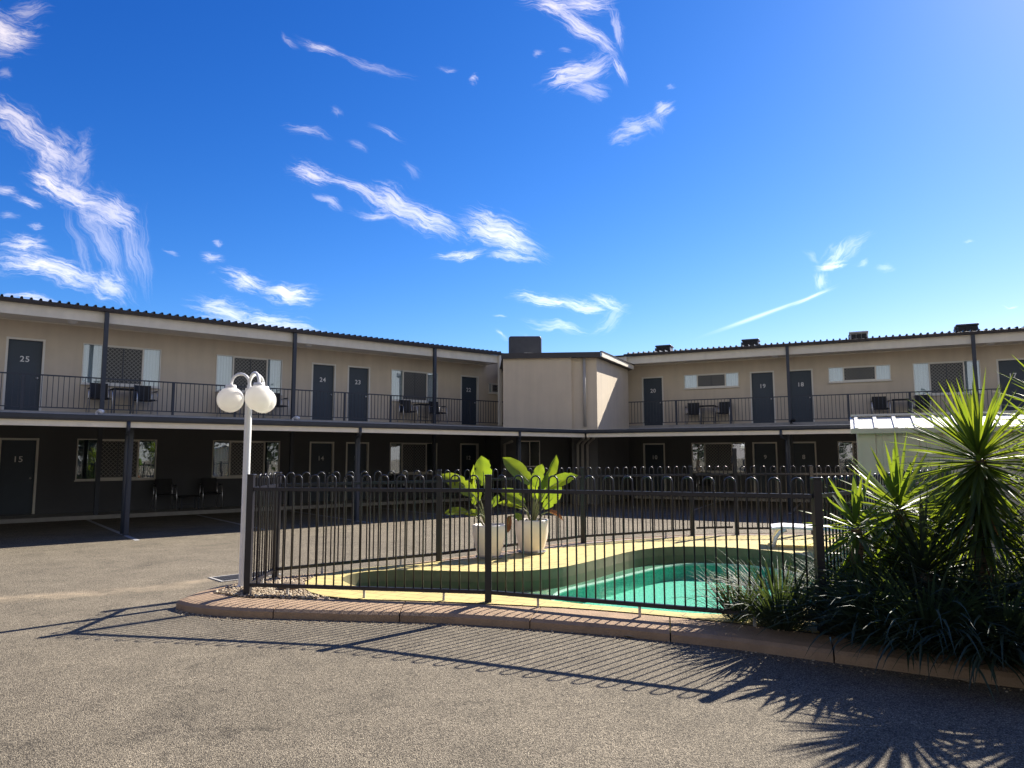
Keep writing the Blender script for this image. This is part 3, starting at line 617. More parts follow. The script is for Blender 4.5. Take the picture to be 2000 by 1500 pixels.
    g = MB(); pr = ((yg+.10,2.262),(yg+.01,2.262),(yg-.012,2.30),(yg-.02,2.375),(yg+.0,2.382),(yg+.012,2.352),(yg+.10,2.290))
    g.add([(x,y,z) for x in (XC0,XC1) for y,z in pr], [(i,(i+1)%7,7+(i+1)%7,7+i) for i in range(7)]+[tuple(range(7)),tuple(reversed(range(7,14)))])
    g.make('carport_gutter', NAVY, root)
    MB().box(XC0,XC1,yg+.055,yg+.10,2.148,2.2615).make('carport_beam', CREAM, root)
    for x in cposts:
        MB().box(x-.05,x+.05,yp-.05,yp+.05,0,2.29).make('carport_post', NAVY, root)
    for x, xp in cstub:
        MB().tube([(x,yg+.03,2.262),(x,yg+.03,2.12),(x+(xp-x)*.1,yg+.09,2.075),(x+(xp-x)*.9,yp-.16,2.06),(xp,yp-.10,2.02),(xp,yp-.09,1.8),(xp,yp-.09,.05)], .036, 10).make('downpipe', NAVY, root, smooth=True)
    k = 0
    for x, yy in lights_:
        l = MB().lathe([(.0,-.075),(.06,-.07),(.105,-.045),(.12,-.012),(.125,0)], 20).make('soffit_light', WHITEP, root, smooth=True, loc=(x,yy,5.141))

# left wing: local x runs along the facade to the right, y into the building, origin on the wall line
ls1, lc1 = Vector((-sin(A1),-cos(A1),0)), Vector((cos(A1),-sin(A1),0))
XO = 8.0
LEFT = thing('motel_wing', 'left two storey taupe motel wing with doors 22 to 25 and carport below', 'motel', ls1*(-XO)+lc1*(-22.2), pi/2-A1)
lx = lambda X: X-XO
def LP(X, y, z=0): return ls1*(-X) + lc1*(-22.2-y) + Vector((0,0,z))
Ldoors = [(lx(1.60),'25','15'),(lx(9.82),'24','14'),(lx(11.10),'23','13'),(lx(15.76),'22','12')]
Lw = [(2.88,4.84),(6.37,8.41),(12.34,14.30)]
wing(LEFT, lx(-6), lx(18.6), lx(-6), lx(16.55), lx(-6), lx(15.448), None, 19.119-15.448,
     Ldoors+[(lx(-4),'26','16')], [(lx(a),lx(b),3.56,4.67) for a,b in Lw]+[(lx(16.66),lx(17.32),4.05,4.45)], [(lx(a),lx(b),.96,2.07) for a,b in Lw],
     [lx(-1.9),lx(3.24),lx(8.36),lx(13.46)], [lx(-2.1),lx(3.03),lx(8.1),lx(13.27)], -1.1, -6.0, -6.6, [(lx(-1.95),lx(-2.02)),(lx(2.88),lx(2.95)),(lx(7.88),lx(8.02)),(lx(12.85),lx(13.19))],
     [(lx(2.53),-.6),(lx(9.0),-.6),(lx(16.1),-.75)])
MB().box(lx(16.36)-.055,lx(16.36)+.055,-1.17,-1.06,F2+.002,5.385).make('end_post', CREAM, LEFT)
# right wing
rs, rc = Vector((sin(B1),-cos(B1),0)), Vector((-cos(B1),-sin(B1),0))
RIGHT = thing('motel_wing', 'right two storey taupe motel wing with doors 17 to 20 and roof coolers', 'motel', rc*(-27.4), -(pi/2-B1))
def RP(X, y, z=0): return rs*X + rc*(-27.4-y) + Vector((0,0,z))
Rdoors = [(-6.90,'20','10'),(-2.82,'19','9'),(-1.52,'18','8'),(4.83,'17','7')]
wing(RIGHT, -9.4, 9.5, -7.72, 9.5, -7.314, 9.5, -10.666, 0,
     Rdoors, [(-5.67,-3.64,4.14,4.68),(-.59,1.37,4.14,4.68),(2.03,3.96,3.58,4.68),(6.6,8.5,3.58,4.68)], [(-5.45,-3.5,.96,2.07),(-.4,1.5,.96,2.07),(2.1,4.0,.96,2.07)],
     [-1.842,3.673], [-1.57,3.5], -1.0, -6.15, -6.7, [(-1.70,-1.60),(3.4,3.47)], [(-2.29,-.62),(4.2,-.55)])
MB().box(-7.73,-7.62,-1.07,-.96,F2+.002,5.385).make('end_post', CREAM, RIGHT)
MB().box(-9.3,-7.72,-.95,-.9,5.0,5.4).make('gable_panel', CREAM, RIGHT)
MB().box(-9.35,-7.715,-1.02,7.2,5.41,5.452).make('roof_end', DARKROOF, RIGHT)

# corner block between the wings
CB = thing('motel_corner_block', 'windowless taupe upper block in the corner joining the two motel wings', 'motel', (0,0,0))
P0 = (-.30,23.8); P1 = (1.99,23.60); P1b = (2.0,23.72); P2 = (2.84,23.62); P3 = (4.45,27.05)
MB().prism([P0,P1,P1b,P2,P3,(3.6,30.5),(-.5,29.5),(-.33,26.9)], 2.42, 4.86).make('upper_wall', STUCCO, CB)
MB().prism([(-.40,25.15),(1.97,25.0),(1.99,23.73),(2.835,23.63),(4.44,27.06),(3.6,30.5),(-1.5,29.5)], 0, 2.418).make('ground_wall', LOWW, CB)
RF = [(-.34,23.74),(2.93,23.46),(2.99,23.60),(4.62,27.02),(3.8,30.8),(-.6,29.9)]
MB().prism(RF, 4.865, 4.905).make('roof', DARKROOF, CB)
def strip(pts, z0, z1, t):
    m = MB()
    for a, b in zip(pts[:-1], pts[1:]): m.bar((a[0],a[1],(z0+z1)/2),(b[0],b[1],(z0+z1)/2),t,z1-z0)
    return m
strip([(-.36,23.72),(2.96,23.43)],4.85,5.03,.04).make('front_fascia', DARKROOF, CB)
strip([(2.99,23.45),(4.64,26.98)],4.87,5.03,.04).make('side_fascia', CREAM, CB)
strip([(2.975,23.44),(4.66,26.99)],5.032,5.06,.09).make('side_capping', DARKROOF, CB)
MB().tube([(2.42,23.60,4.86),(2.42,23.58,2.55)], .05, 12).make('downpipe', GREYPIPE, CB, smooth=True)
for x in (2.17,2.325,2.49): MB().tube([(x,23.62,0),(x,23.60,1.95),(x+.06,23.4,2.06),(x+.1,22.7,2.12),(x+.1,22.45,2.2)], .045, 10).make('downpipe', GREYPIPE, CB, smooth=True)
MB().tube([(-.26,25.0,0),(-.26,24.97,2.0),(.0,24.2,2.08)], .045, 10).make('downpipe', GREYPIPE, CB, smooth=True)
lw = MB().box(0,.72,-.03,.0,0,.04).box(0,.72,-.03,0,.88,.92).box(0,.03,-.03,0,.04,.88).box(.69,.72,-.03,0,.04,.88).box(.345,.375,-.03,0,.04,.88).make('window', FRAMEM, CB, loc=(.26,25.085,1.2)); lw.rotation_euler = (0,0,-.063)
MB().box(.03,.345,-.012,-.006,.04,.88).box(.375,.69,-.012,-.006,.04,.88).make('pane', mat('dark pane',(.012,.014,.018),.1), lw)
# setting next to the wings: raised walkway along the rooms and the painted bay lines
wk = MB(); wl = []
for (f, a, b, y0) in ((LP,-6,16.3,-1.22),(RP,-7.4,9.5,-1.15)):
    p = [f(a,y0),f(b,y0),f(b,-.004),f(a,-.004)]; wk.prism([(v.x,v.y) for v in p], 0, .1)
struct(wk.make('walkway', CONC))
pl = MB()
for X, ya, yb_ in ((-2.1,-7.0,-1.3),(3.03,-7.15,-1.3),(5.6,-6.9,-1.5),(8.1,-6.9,-1.3),(10.7,-6.9,-1.5),(13.27,-6.8,-1.3)):
    p = [LP(X-.045,ya),LP(X+.045,ya),LP(X+.045,yb_),LP(X-.045,yb_)]; pl.sheet([(v.x,v.y) for v in p], [], .004)
for X in (-4.2,-1.57,1.0,3.5,6.1):
    p = [RP(X-.045,-6.6),RP(X+.045,-6.6),RP(X+.045,-1.3),RP(X-.045,-1.3)]; pl.sheet([(v.x,v.y) for v in p], [], .004)
struct(pl.make('parking_line_markings', PAINTL))

# ------------------------------------------------------------------ things on the building
def cooler(root, w, d, h, casing, dark):
    m = MB(); i = .05
    m.add([(-w/2,-d/2,0),(w/2,-d/2,0),(w/2,d/2,0),(-w/2,d/2,0),(-w/2+i,-d/2+i,h*.82),(w/2-i,-d/2+i,h*.82),(w/2-i,d/2-i,h*.82),(-w/2+i,d/2-i,h*.82)], [(0,3,2,1),(4,5,6,7),(0,1,5,4),(1,2,6,5),(2,3,7,6),(3,0,4,7)])
    m.make('casing', casing, root, bevel=.015)
    MB().box(-w/2+.01,w/2-.01,-d/2+.01,d/2-.01,h*.82+.002,h).make('lid', casing, root, bevel=.03)
    lo = MB()
    for k in range(3):
        a = -w/2+.075+k*(w-.15)/3; lo.box(a+.012,a+(w-.15)/3-.012,-d/2-.012,-d/2+.03,h*.38,h*.76)
    for k in range(3):
        a = -d/2+.075+k*(d-.15)/3; lo.box(-w/2-.012,-w/2+.03,a+.012,a+(d-.15)/3-.012,h*.38,h*.76)
    lo.make('louvre', dark, root); MB().box(-w/2+.12,w/2-.12,-d/2+.1,d/2-.1,-.25,-.002).make('duct', UNITG, root)
for X, cs, lb in ((-6.67,UNITD,'dark rooftop cooler nearest the corner block on the right wing'),(-3.3,UNITD,'dark rooftop cooler above the narrow window beside door 19'),
                  (.46,UNITG,'pale rooftop cooler with three dark openings above the right wing'),(3.81,UNITD,'large dark rooftop cooler at the right, above the post near door 17')):
    r = thing('rooftop_cooler', lb, 'air cooler', RP(X,1.2,5.62), -(pi/2-B1), 'coolers on the right wing roof'); cooler(r, .66 if X < 3 else .70, .62, .43, cs, BLACK)
r = thing('rooftop_plant', 'big dark rounded plant box on the roof above the corner block', 'air cooler', (.52,28.0,4.91))
b = MB().box(-.65,.65,-.45,.45,0,1.38).make('casing', UNITD, r, bevel=.10)
MB().box(-.64,.64,-.44,.44,-.03,-.002).make('base', UNITG, r)
MB().box(-.5,.5,-.465,-.452,.15,.5).make('louvre', DARKROOF, r)
r = thing('rooftop_fan_unit', 'small pale fan unit with dark opening before the big plant box', 'air cooler', (.76,26.9,4.91))
MB().box(-.3,.3,-.2,.2,0,.58).make('casing', UNITG, r, bevel=.02); MB().box(-.2,.22,-.215,-.203,.33,.53).make('louvre', BLACK, r)
fl = MB().tube([(-.72,-.05,.47),(-.4,-.05,.49),(-.3,-.05,.49)], .05, 10).make('duct', UNITG, r, smooth=True)

def make_chair(label, loc, rz, group):
    t = thing('chair', label, 'chair', loc, rz, group)
    MB().box(-.21,.21,-.22,.20,.40,.445).make('seat', BLACK, t, bevel=.015)
    bk = MB(); k = 8; vs = []
    for i in range(k+1):
        x = -.22+.44*i/k; y = .19+.05*(1-(x/.22)**2)
        for (dy,z) in ((0,.43),(.05,.86),(.075,.86),(.03,.43)): vs.append((x*(.92 if z < .5 else 1),y+dy,z))
    bk.add(vs, [(i*4+j,(i+1)*4+j,(i+1)*4+(j+1)%4,i*4+(j+1)%4) for i in range(k) for j in range(4)]+[(0,1,2,3),(k*4+3,k*4+2,k*4+1,k*4)])
    bk.make('backrest', BLACK, t)
    for s in (-1,1):
        MB().tube([(s*.27,-.25,0),(s*.265,-.22,.40),(s*.262,-.20,.56),(s*.262,-.15,.63),(s*.26,-.08,.655),(s*.25,.10,.66),(s*.235,.2,.66)], .0125, 8).make('leg', CHROME, t, smooth=True)
        MB().tube([(s*.235,.2,.72),(s*.24,.19,.44),(s*.265,.30,0)], .0125, 8).make('leg', CHROME, t, smooth=True)
        MB().box(s*.262-.025,s*.262+.025,-.14,.08,.667,.69).make('armrest', BLACK, t, bevel=.008)
        MB().tube([(s*.262,-.215,.42),(s*.24,.19,.42)], .011, 6).make('side_rail', BLACK, t)
    return t
CH = make_chair('black chair with steel legs on the left balcony, partly behind the post beside door 25', LP(3.28,-.45,F2), pi/2-A1, 'chairs along the rooms')
ra, rb = pi/2-A1, -(pi/2-B1); G = 'chairs along the rooms'
for X, rz, lb in ((4.38,ra+.1,'black chair under the upper window between doors 25 and 24, nearer the white lamp globes'),(6.65,ra-.1,'black upper balcony chair seen just behind and below the left lamp globe'),
                  (8.12,ra+.15,'black upper balcony chair right of the lamp globes, left of door 24 post'),(12.78,ra-.1,'black upper balcony chair below the window right of door 23, left of its table'),
                  (14.02,ra+.1,'black upper balcony chair between door 22 and its table')):
    dup(CH, LP(X,-.45,F2), rz, lb, G)
for X, rz, lb in ((-5.28,rb+.1,'black upper balcony chair between door 20 and its table'),(-4.16,rb-.1,'black upper balcony chair between its table and door 19'),
                  (.98,rb+.1,'black upper balcony chair above the cream shed, left of its table'),(2.2,rb-.15,'black upper balcony chair above the cream shed, right of its table')):
    dup(CH, RP(X,-.42,F2), rz, lb, G)
for f, X, rz, lb in ((LP,4.99,ra,'black chair in the dark carport, left of the low table behind the lamp post'),(LP,6.22,ra,'black chair in the dark carport just left of the white lamp post'),
                     (RP,-4.9,rb,'black chair in the right carport under the window beside door 10'),(LP,12.5,ra,'black chair in the carport shade below the window left of door 12')):
    dup(CH, f(X,-.5,.1), rz, lb, G)
def make_table(label, loc, rz, h, group):
    t = thing('side_table', label, 'table', loc, rz, group)
    MB().box(-.27,.27,-.24,.24,h-.03,h).make('tabletop', BLACK, t, bevel=.008)
    for sx in (-1,1):
        for sy in (-1,1): MB().tube([(sx*.23,sy*.2,0),(sx*.22,sy*.19,h-.031)], .014, 8).make('leg', NAVY, t)
    MB().box(-.22,.22,-.012,.012,h*.35,h*.35+.02).make('stretcher', NAVY, t)
    return t
TB = make_table('dark square table between two chairs under the window right of door 25', LP(3.84,-.42,F2), ra, .72, 'tables along the rooms')
for f, X, rz, lb in ((LP,7.4,ra,'dark balcony table behind the white lamp post'),(LP,13.42,ra,'dark balcony table under the window between doors 23 and 22'),(RP,-4.72,rb,'dark balcony table under the narrow window right of door 20'),(RP,1.6,rb,'dark balcony table above the cream shed roof')):
    dup(TB, f(X,-.42,F2), rz, lb, 'tables along the rooms')
make_table('low dark table between two chairs in the shaded left carport', LP(5.62,-.5,.1), ra, .38, 'tables along the rooms')
def camera_unit(loc, rz, lb, m):
    t = thing('security_camera', lb, 'camera', loc, rz, 'small security cameras on the balcony edge')
    MB().lathe([(0,-.03),(.05,-.03),(.05,.0),(0,.0)], 14).make('base', m, t)
    MB().tube([(0,0,0),(0,0,.06),(.03,-.05,.1),(.07,-.11,.10)], .03, 10).make('bracket', m, t, smooth=True)
    MB().tube([(.05,-.08,.10),(.10,-.20,.07)], [.05,.055], 14).make('housing', m, t, smooth=True)
camera_unit(LP(3.10,-1.28,F2-.06), ra, 'white security camera at the post foot beside door 25', PLASTW)
camera_unit(LP(8.30,-1.28,F2-.06), ra, 'white security camera at the post foot left of door 24', PLASTW)
camera_unit(RP(-1.80,-1.2,F2-.02), rb, 'black security camera at the post foot between doors 19 and 18', BLACK)

# ------------------------------------------------------------------ pool fence
FH = .0
def hoops(mb, a, b, zb, zr, zt, pitch=.186, r=.0085):
    a = Vector(a); b = Vector(b); L_ = (b-a).length; d = (b-a)/L_; k = max(1, round((L_-.06)/pitch)); p = (L_-.04)/k; hw = p*.25
    for i in range(k):
        c = a + d*(.02 + p*(i+.5)); path = [c - d*hw + Vector((0,0,zb))]; top = zt-hw
        path.append(c - d*hw + Vector((0,0,top)))
        for q in range(1, 6): path.append(c - d*(hw*cos(pi*q/6)) + Vector((0,0,top+hw*sin(pi*q/6))))
        path += [c + d*hw + Vector((0,0,top)), c + d*hw + Vector((0,0,zb))]
        mb.tube(path, r, 6)
def fence_panel(root, a, b, zb0=.225, feet=True):
    """a, b on plan; panel between two posts"""
    A = Vector((*a,0)); B = Vector((*b,0)); d = (B-A).normalized(); A2 = A+d*.035; B2 = B-d*.035
    m = MB(); hoops(m, A2, B2, zb0, 1.22, 1.368); pn = m.make('panel', NAVYF, root, smooth=True)
    r = MB().bar(A2+Vector((0,0,1.218)), B2+Vector((0,0,1.218)), .036, .036).make('rail', NAVYF, pn)
    r = MB().bar(A2+Vector((0,0,zb0)), B2+Vector((0,0,zb0)), .036, .036).make('rail', NAVYF, pn)
    if feet:
        L_ = (B2-A2).length; k = max(1, round(L_/.95))
        for i in range(k):
            p = A2 + d*(L_*(i+.5)/k); MB().bar(p+Vector((0,0,.112)), p+Vector((0,0,zb0-.019)), .022, .022).make('foot', GREYPIPE, pn)
def fence_post(root, p, zt=1.36, w=.065, z0=.10):
    o = MB().box(p[0]-w/2,p[0]+w/2,p[1]-w/2,p[1]+w/2,z0,zt).make('post', NAVYF, root)
    MB().box(p[0]-w/2-.004,p[0]+w/2+.004,p[1]-w/2-.004,p[1]+w/2+.004,zt+.0005,zt+.016).make('cap', NAVYF, o, bevel=.006)
FN = thing('pool_fence', 'dark hoop topped steel pool fence standing around the pool deck', 'fence', (0,0,0))
fA, fB, fC = (-2.78,7.63), (-.24,7.18), (2.53,5.97); fA2 = (-2.83,8.66)
f1, f2, f3, f4 = (-1.02,9.97), (1.18,12.12), (3.29,13.2), (4.16,13.36)
fD, fE = (4.3,8.0), (6.3,10.25); f5, f6 = (5.6,13.42), (7.0,13.5)
for p in (fA, fB, fC, fA2, f1, f2, f3, fD, f5, f6): fence_post(FN, p)
fence_post(FN, f4, 1.69)
for a, b in ((fA,fB),(fB,fC),(fA,fA2),(fA2,f1),(f1,f2),(f2,f3),(f4,f5),(f5,f6),(fC,fD),(fD,fE)): fence_panel(FN, a, b)
GT = thing('pool_gate', 'narrow hoop topped pool gate beside the tall latch post', 'gate', (0,0,0))
fence_panel(GT, (f3[0]+.05,f3[1]+.01), (f4[0]-.05,f4[1]-.01), .25, False)
MB().box(f4[0]-.055,f4[0]-.035,f4[1]-.06,f4[1]+.04,1.42,1.56).make('latch', BLACK, GT)

# ------------------------------------------------------------------ lamp post
LPO = thing('lamp_post', 'white lamp post with three opal globes on curved arms at the fence corner', 'lamp', (-3.0,8.07,0))
MB().lathe([(.0,.10),(.075,.10),(.075,.13),(.044,.14),(.040,.3),(.039,2.30),(.043,2.305),(.043,2.34),(0,2.345)], 20).make('pole', WHITEP, LPO, smooth=False)
for ang in (165, 70, -45):
    c, s = cos(radians(ang)), sin(radians(ang)); R_ = .122
    path = [(0,0,2.30),(c*.012,s*.012,2.36)] + [(c*(R_-R_*cos(t)), s*(R_-R_*cos(t)), 2.385+R_*sin(t)) for t in [pi*i/10 for i in range(11)]] + [(c*R_*2,s*R_*2,2.365)]
    arm = MB().tube(path, .0165, 10).make('arm', WHITEP, LPO, smooth=True)
    MB().lathe([(0,2.385),(.055,2.383),(.062,2.365),(.062,2.345),(0,2.344)], 20, (c*R_*2,s*R_*2,0)).make('collar', WHITEP, arm)
    g = MB(); g.lathe([(.1475*sin(pi*i/24)+.0001, -.1475*cos(pi*i/24)) for i in range(25)], 40, (c*R_*2,s*R_*2,2.215)); g.make('globe', OPAL, LPO, smooth=True)

# ------------------------------------------------------------------ pots and paddle-leaved plants
def paddle(mb_leaf, mb_stem, base, b0, tip, w, face, fold=.25, curl=.0, seed=0):
    """petiole base -> b0, blade b0 -> tip; face: rough normal of the upper side"""
    rg = random.Random(seed); base = Vector(base); b0 = Vector(b0); tip = Vector(tip); ax = tip-b0; L_ = ax.length; ax.normalize()
    face = Vector(face); face = (face-ax*face.dot(ax)).normalized(); sd = ax.cross(face)
    mid = (base*.45+b0*.55)+Vector((0,0,.05)); mb_stem.tube([base,mid,b0,b0+ax*L_*.5], [.014,.011,.009,.004], 6)
    k = 14; vs = []; m = 4; tears = {rg.randrange(3,12): rg.uniform(.7,.92) for _ in range(1)}
    for i in range(k+1):
        t = i/k; ww = w/2*max(.02,(sin(pi*min(1,t*.93+.06))**.62))*(1 if t < .9 else (1-t)/.1*.8+.2)
        c = b0+ax*(L_*t)+face*(-curl*t*t*L_)
        for j in range(-m, m+1):
            q = j/m; e = tears.get(i,1) if abs(j) == m else 1
            wob = .005*sin(t*17+q*3+seed)*abs(q)
            vs.append(c+sd*(ww*q*e)+face*(abs(q)**1.3*ww*fold*2+wob))
    mb_leaf.tint = rg.uniform(-.1,.5)
    r = 2*m+1; mb_leaf.add(vs, [(i*r+j,i*r+j+1,(i+1)*r+j+1,(i+1)*r+j) for i in range(k) for j in range(2*m)])
def W(px, py, Y):
    d = FW + CX*((px-1000)/FPX) - CU*((py-750)/FPX); t = Y/d.y; v = EYE+d*t; return v
def pot_plant(label_p, label_q, loc, rad, h, leaves, dead):
    p = thing('plant_pot', label_p, 'pot', loc, 0, 'cream pots beside the pool')
    pr = [(0,.0),(rad*.66,.0),(rad*.70,.02),(rad*.86,h*.32),(rad*.97,h*.62),(rad*1.0,h*.82),(rad*.985,h*.97),(rad*.965,h),(rad*.90,h),(rad*.88,h*.9),(0,h*.9)]
    MB().lathe([(r_, z+.035) for r_, z in pr], 40).make('body', POTM, p, smooth=True)
    MB().lathe([(0,.0),(rad*.72,.0),(rad*.84,.034),(rad*.80,.036),(rad*.68,.012),(0,.012)], 36).make('saucer', SAUCER, p)
    MB().lathe([(0,h*.9+.045),(rad*.87,h*.9+.04)], 30).make('soil', SOIL, p)
    q = thing('paddle_leaf_plant', label_q, 'plant', (loc[0],loc[1],loc[2]+h*.9), 0, 'paddle leaved plants in the pots')
    ml, st, dd = MB(), MB(), MB(); O = Vector((loc[0],loc[1],loc[2]+h*.9))
    for i, (b0, tip, w, face, fold, curl, dy) in enumerate(leaves):
        B0 = W(*b0, loc[1]+dy*.5)-O; T = W(*tip, loc[1]+dy)-O
        paddle(ml, st, (B0.x*.12, B0.y*.2, .02), B0, T, w, face, fold, curl, i+int(loc[0]*50))
    for i, (b0, tip, w, face, dy) in enumerate(dead):
        B0 = W(*b0, loc[1]+dy*.5)-O; T = W(*tip, loc[1]+dy)-O
        paddle(dd, st, (B0.x*.3, B0.y*.3, .02), B0, T, w, face, .5, .25, i+40)
    ml.make('foliage', PADDLE, q, smooth=True, recalc=False); st.make('stems', STEM, q, smooth=True)
    if dead: dd.make('dead_leaf', BROWNL, q, smooth=True, recalc=False)
pot_plant('cream rounded plant pot behind the middle fence post, left of the pair', 'paddle leaved plant in the left cream pot, one broad upright leaf', (-.33,10.22,.131), .235, .435,
    [((946,948),(941,890),.25,(.1,-1,.15),.12,.1,-.05),((926,968),(869,919),.24,(-.2,-.75,.6),.12,.35,-.1),((931,958),(921,908),.13,(-.8,-.4,.2),.2,.1,.2),((948,975),(958,898),.12,(.85,-.3,.1),.3,.05,.15),
     ((912,1000),(868,998),.17,(0,-.6,.8),.15,.15,-.15),((938,1003),(908,1001),.12,(-.1,-.7,.6),.2,.2,-.1),((925,985),(938,955),.14,(-.3,-.9,.3),.1,.1,.1),((960,990),(975,965),.10,(.4,-.8,.3),.2,.1,.05)], [])
pot_plant('cream rounded plant pot right of the middle fence post, taller looking', 'paddle leaved plant in the right cream pot, two tall leaves spread in a v', (.29,10.74,.131), .255, .46,
    [((1036,944),(985,891),.27,(.35,-.85,.35),.10,.12,-.1),((1060,945),(1091,890),.20,(.75,-.6,.1),.28,.1,.05),((1046,952),(1058,905),.20,(-.4,-.85,.1),.15,.05,.15),((1068,955),(1125,922),.22,(.1,-.75,.65),.22,.2,-.1),
     ((1062,992),(1098,952),.18,(.5,-.8,.3),.2,.1,-.1),((1024,985),(982,952),.22,(-.2,-.7,.6),.15,.3,-.15),((1022,993),(975,972),.15,(-.3,-.6,.7),.25,.4,.1),((1022,1020),(1007,1002),.11,(0,-.9,.4),.1,.1,-.2),
     ((1048,975),(1035,935),.15,(-.2,-.9,.1),.15,.0,.2),((1055,980),(1070,925),.16,(.3,-.9,.1),.15,.05,-.05)],
    [((1070,1000),(1102,1010),.10,(0,-.4,.9),0.),((995,1008),(992,1040),.09,(0,-1,.1),-.1)])

# ------------------------------------------------------------------ sun lounger
lg = thing('sun_lounger', 'white plastic sun lounger on the paving behind the right fence post', 'lounger', (4.78,11.5,.131), radians(-18))
MB().add([(x,y,z) for y in (-.33,.33) for x,z in ((-.62,.30),(-.45,.325),(-.1,.315),(.35,.30),(.75,.30),(.75,.265),(.35,.262),(-.1,.277),(-.45,.285),(-.62,.262))], [(i,(i+1)%10,10+(i+1)%10,10+i) for i in range(10)]+[tuple(range(10)),tuple(reversed(range(10,20)))]).make('bed', PLASTW, lg, bevel=.01)
MB().add([(x,y,z) for y in (-.33,.33) for x,z in ((.76,.30),(1.3,.62),(1.32,.59),(.78,.265))], [(i,(i+1)%4,4+(i+1)%4,4+i) for i in range(4)]+[(0,1,2,3),(7,6,5,4)]).make('backrest', PLASTW, lg, bevel=.01)
for x in (-.5,.5):
    for y in (-.3,.3):
        MB().tube([(x-.1,y,0),(x-.06,y,.14),(x+.0,y,.23),(x+.1,y,.272)], [.03,.028,.028,.03], 8).make('leg', PLASTW, lg, smooth=True)

# ------------------------------------------------------------------ shed
SHZ = .10
sh = thing('garden_shed', 'cream corrugated steel garden shed behind the yucca plants', 'shed', (5.33,11.0,SHZ), -(pi/2-B1))
SL, SDp, WH = 4.4, 1.5, 1.83
def ribbed(mb, x0, x1, y, z0, z1, pitch=.29, dep=.018):
    k = int((x1-x0)/pitch); pr = []
    for i in range(k+1):
        x = x0+i*pitch; pr += [(x,0),(x+.19,0),(x+.20,dep),(x+.28,dep)]
    pr = [(min(a,x1),b) for a,b in pr]
    vs = []
    for a, b in pr: vs += [(a,y+b,z0),(a,y+b,z1)]
    mb.add(vs, [(2*i,2*i+2,2*i+3,2*i+1) for i in range(len(pr)-1)])
m = MB(); ribbed(m, .06, SL, 0, 0, WH); m.add([(0,0,0),(0,SDp,0),(0,SDp,WH),(0,SDp/2,WH+.22),(0,0,WH),(SL,0,0),(SL,SDp,0),(SL,SDp,WH),(SL,0,WH),(0.0,-.004,0),(.06,-.004,0),(.06,-.004,WH),(0,-.004,WH)], [(0,1,2,3,4),(5,8,7,6),(1,6,7,2),(9,10,11,12)])
m.make('wall', SHEDW, sh, recalc=False)
m = MB(); zr = WH+.262; ze = WH+.03
m.add([(-.06,-.07,ze),(SL+.1,-.07,ze),(SL+.1,SDp/2,zr),(-.06,SDp/2,zr),(-.06,SDp+.07,ze),(SL+.1,SDp+.07,ze)], [(0,1,2,3),(3,2,5,4)])
m.add([(-.06,-.07,ze-.012),(SL+.1,-.07,ze-.012),(SL+.1,SDp/2,zr-.012),(-.06,SDp/2,zr-.012)], [(3,2,1,0)])
for i in range(18):
    x = .0+i*.27; m.bar((x,-.06,ze+.012),(x,SDp/2-.03,zr+.004),.05,.024)
m.make('roof', SHEDR, sh, recalc=False)
MB().bar((-.07,SDp/2,zr+.02),(SL+.1,SDp/2,zr+.02),.14,.035).make('ridge_cap', SHEDR, sh)
MB().box(-.08,SL+.1,-.10,-.072,WH-.035,ze+.01).make('eave_trim', SHEDW, sh)
MB().add([(-.085,y,z) for y,z in ((-.07,WH-.04),(SDp/2,zr-.06),(SDp/2,zr+.0),(-.07,ze+.0))]+[(-.062,y,z) for y,z in ((-.07,WH-.04),(SDp/2,zr-.06),(SDp/2,zr+.0),(-.07,ze+.0))], [(0,1,2,3),(7,6,5,4),(0,4,5,1),(2,6,7,3),(3,7,4,0)]).make('barge_trim', SHEDR, sh)

# ------------------------------------------------------------------ yuccas and strappy clumps
def strap(mb, o, d, L_, w, droop, rg, fold=.35, seg=6):
    o = Vector(o); d = Vector(d).normalized(); sd = d.cross(Vector((0,0,1)))
    if sd.length < .05: sd = Vector((1,0,0))
    sd.normalize(); p = o.copy(); vs = []; mb.tint = rg.uniform(-.25,.45)
    st = L_/seg; tw = rg.uniform(-.5,.5)
    for i in range(seg+1):
        t = i/seg; nrm = sd.cross(d).normalized(); s2 = (sd*cos(tw*t)+nrm*sin(tw*t)); n2 = s2.cross(d)
        ww = w*.5*(.55+1.2*t if t < .35 else 1.0-.97*((t-.35)/.65)**1.6)
        vs += [p-s2*ww+n2*ww*fold, p, p+s2*ww+n2*ww*fold]
        p = p+d*st; d = (d+Vector((0,0,-droop*st*(0.4+1.6*t)))).normalized()
    mb.add(vs, [f for i in range(seg) for f in ((i*3,i*3+1,i*3+4,i*3+3),(i*3+1,i*3+2,i*3+5,i*3+4))])
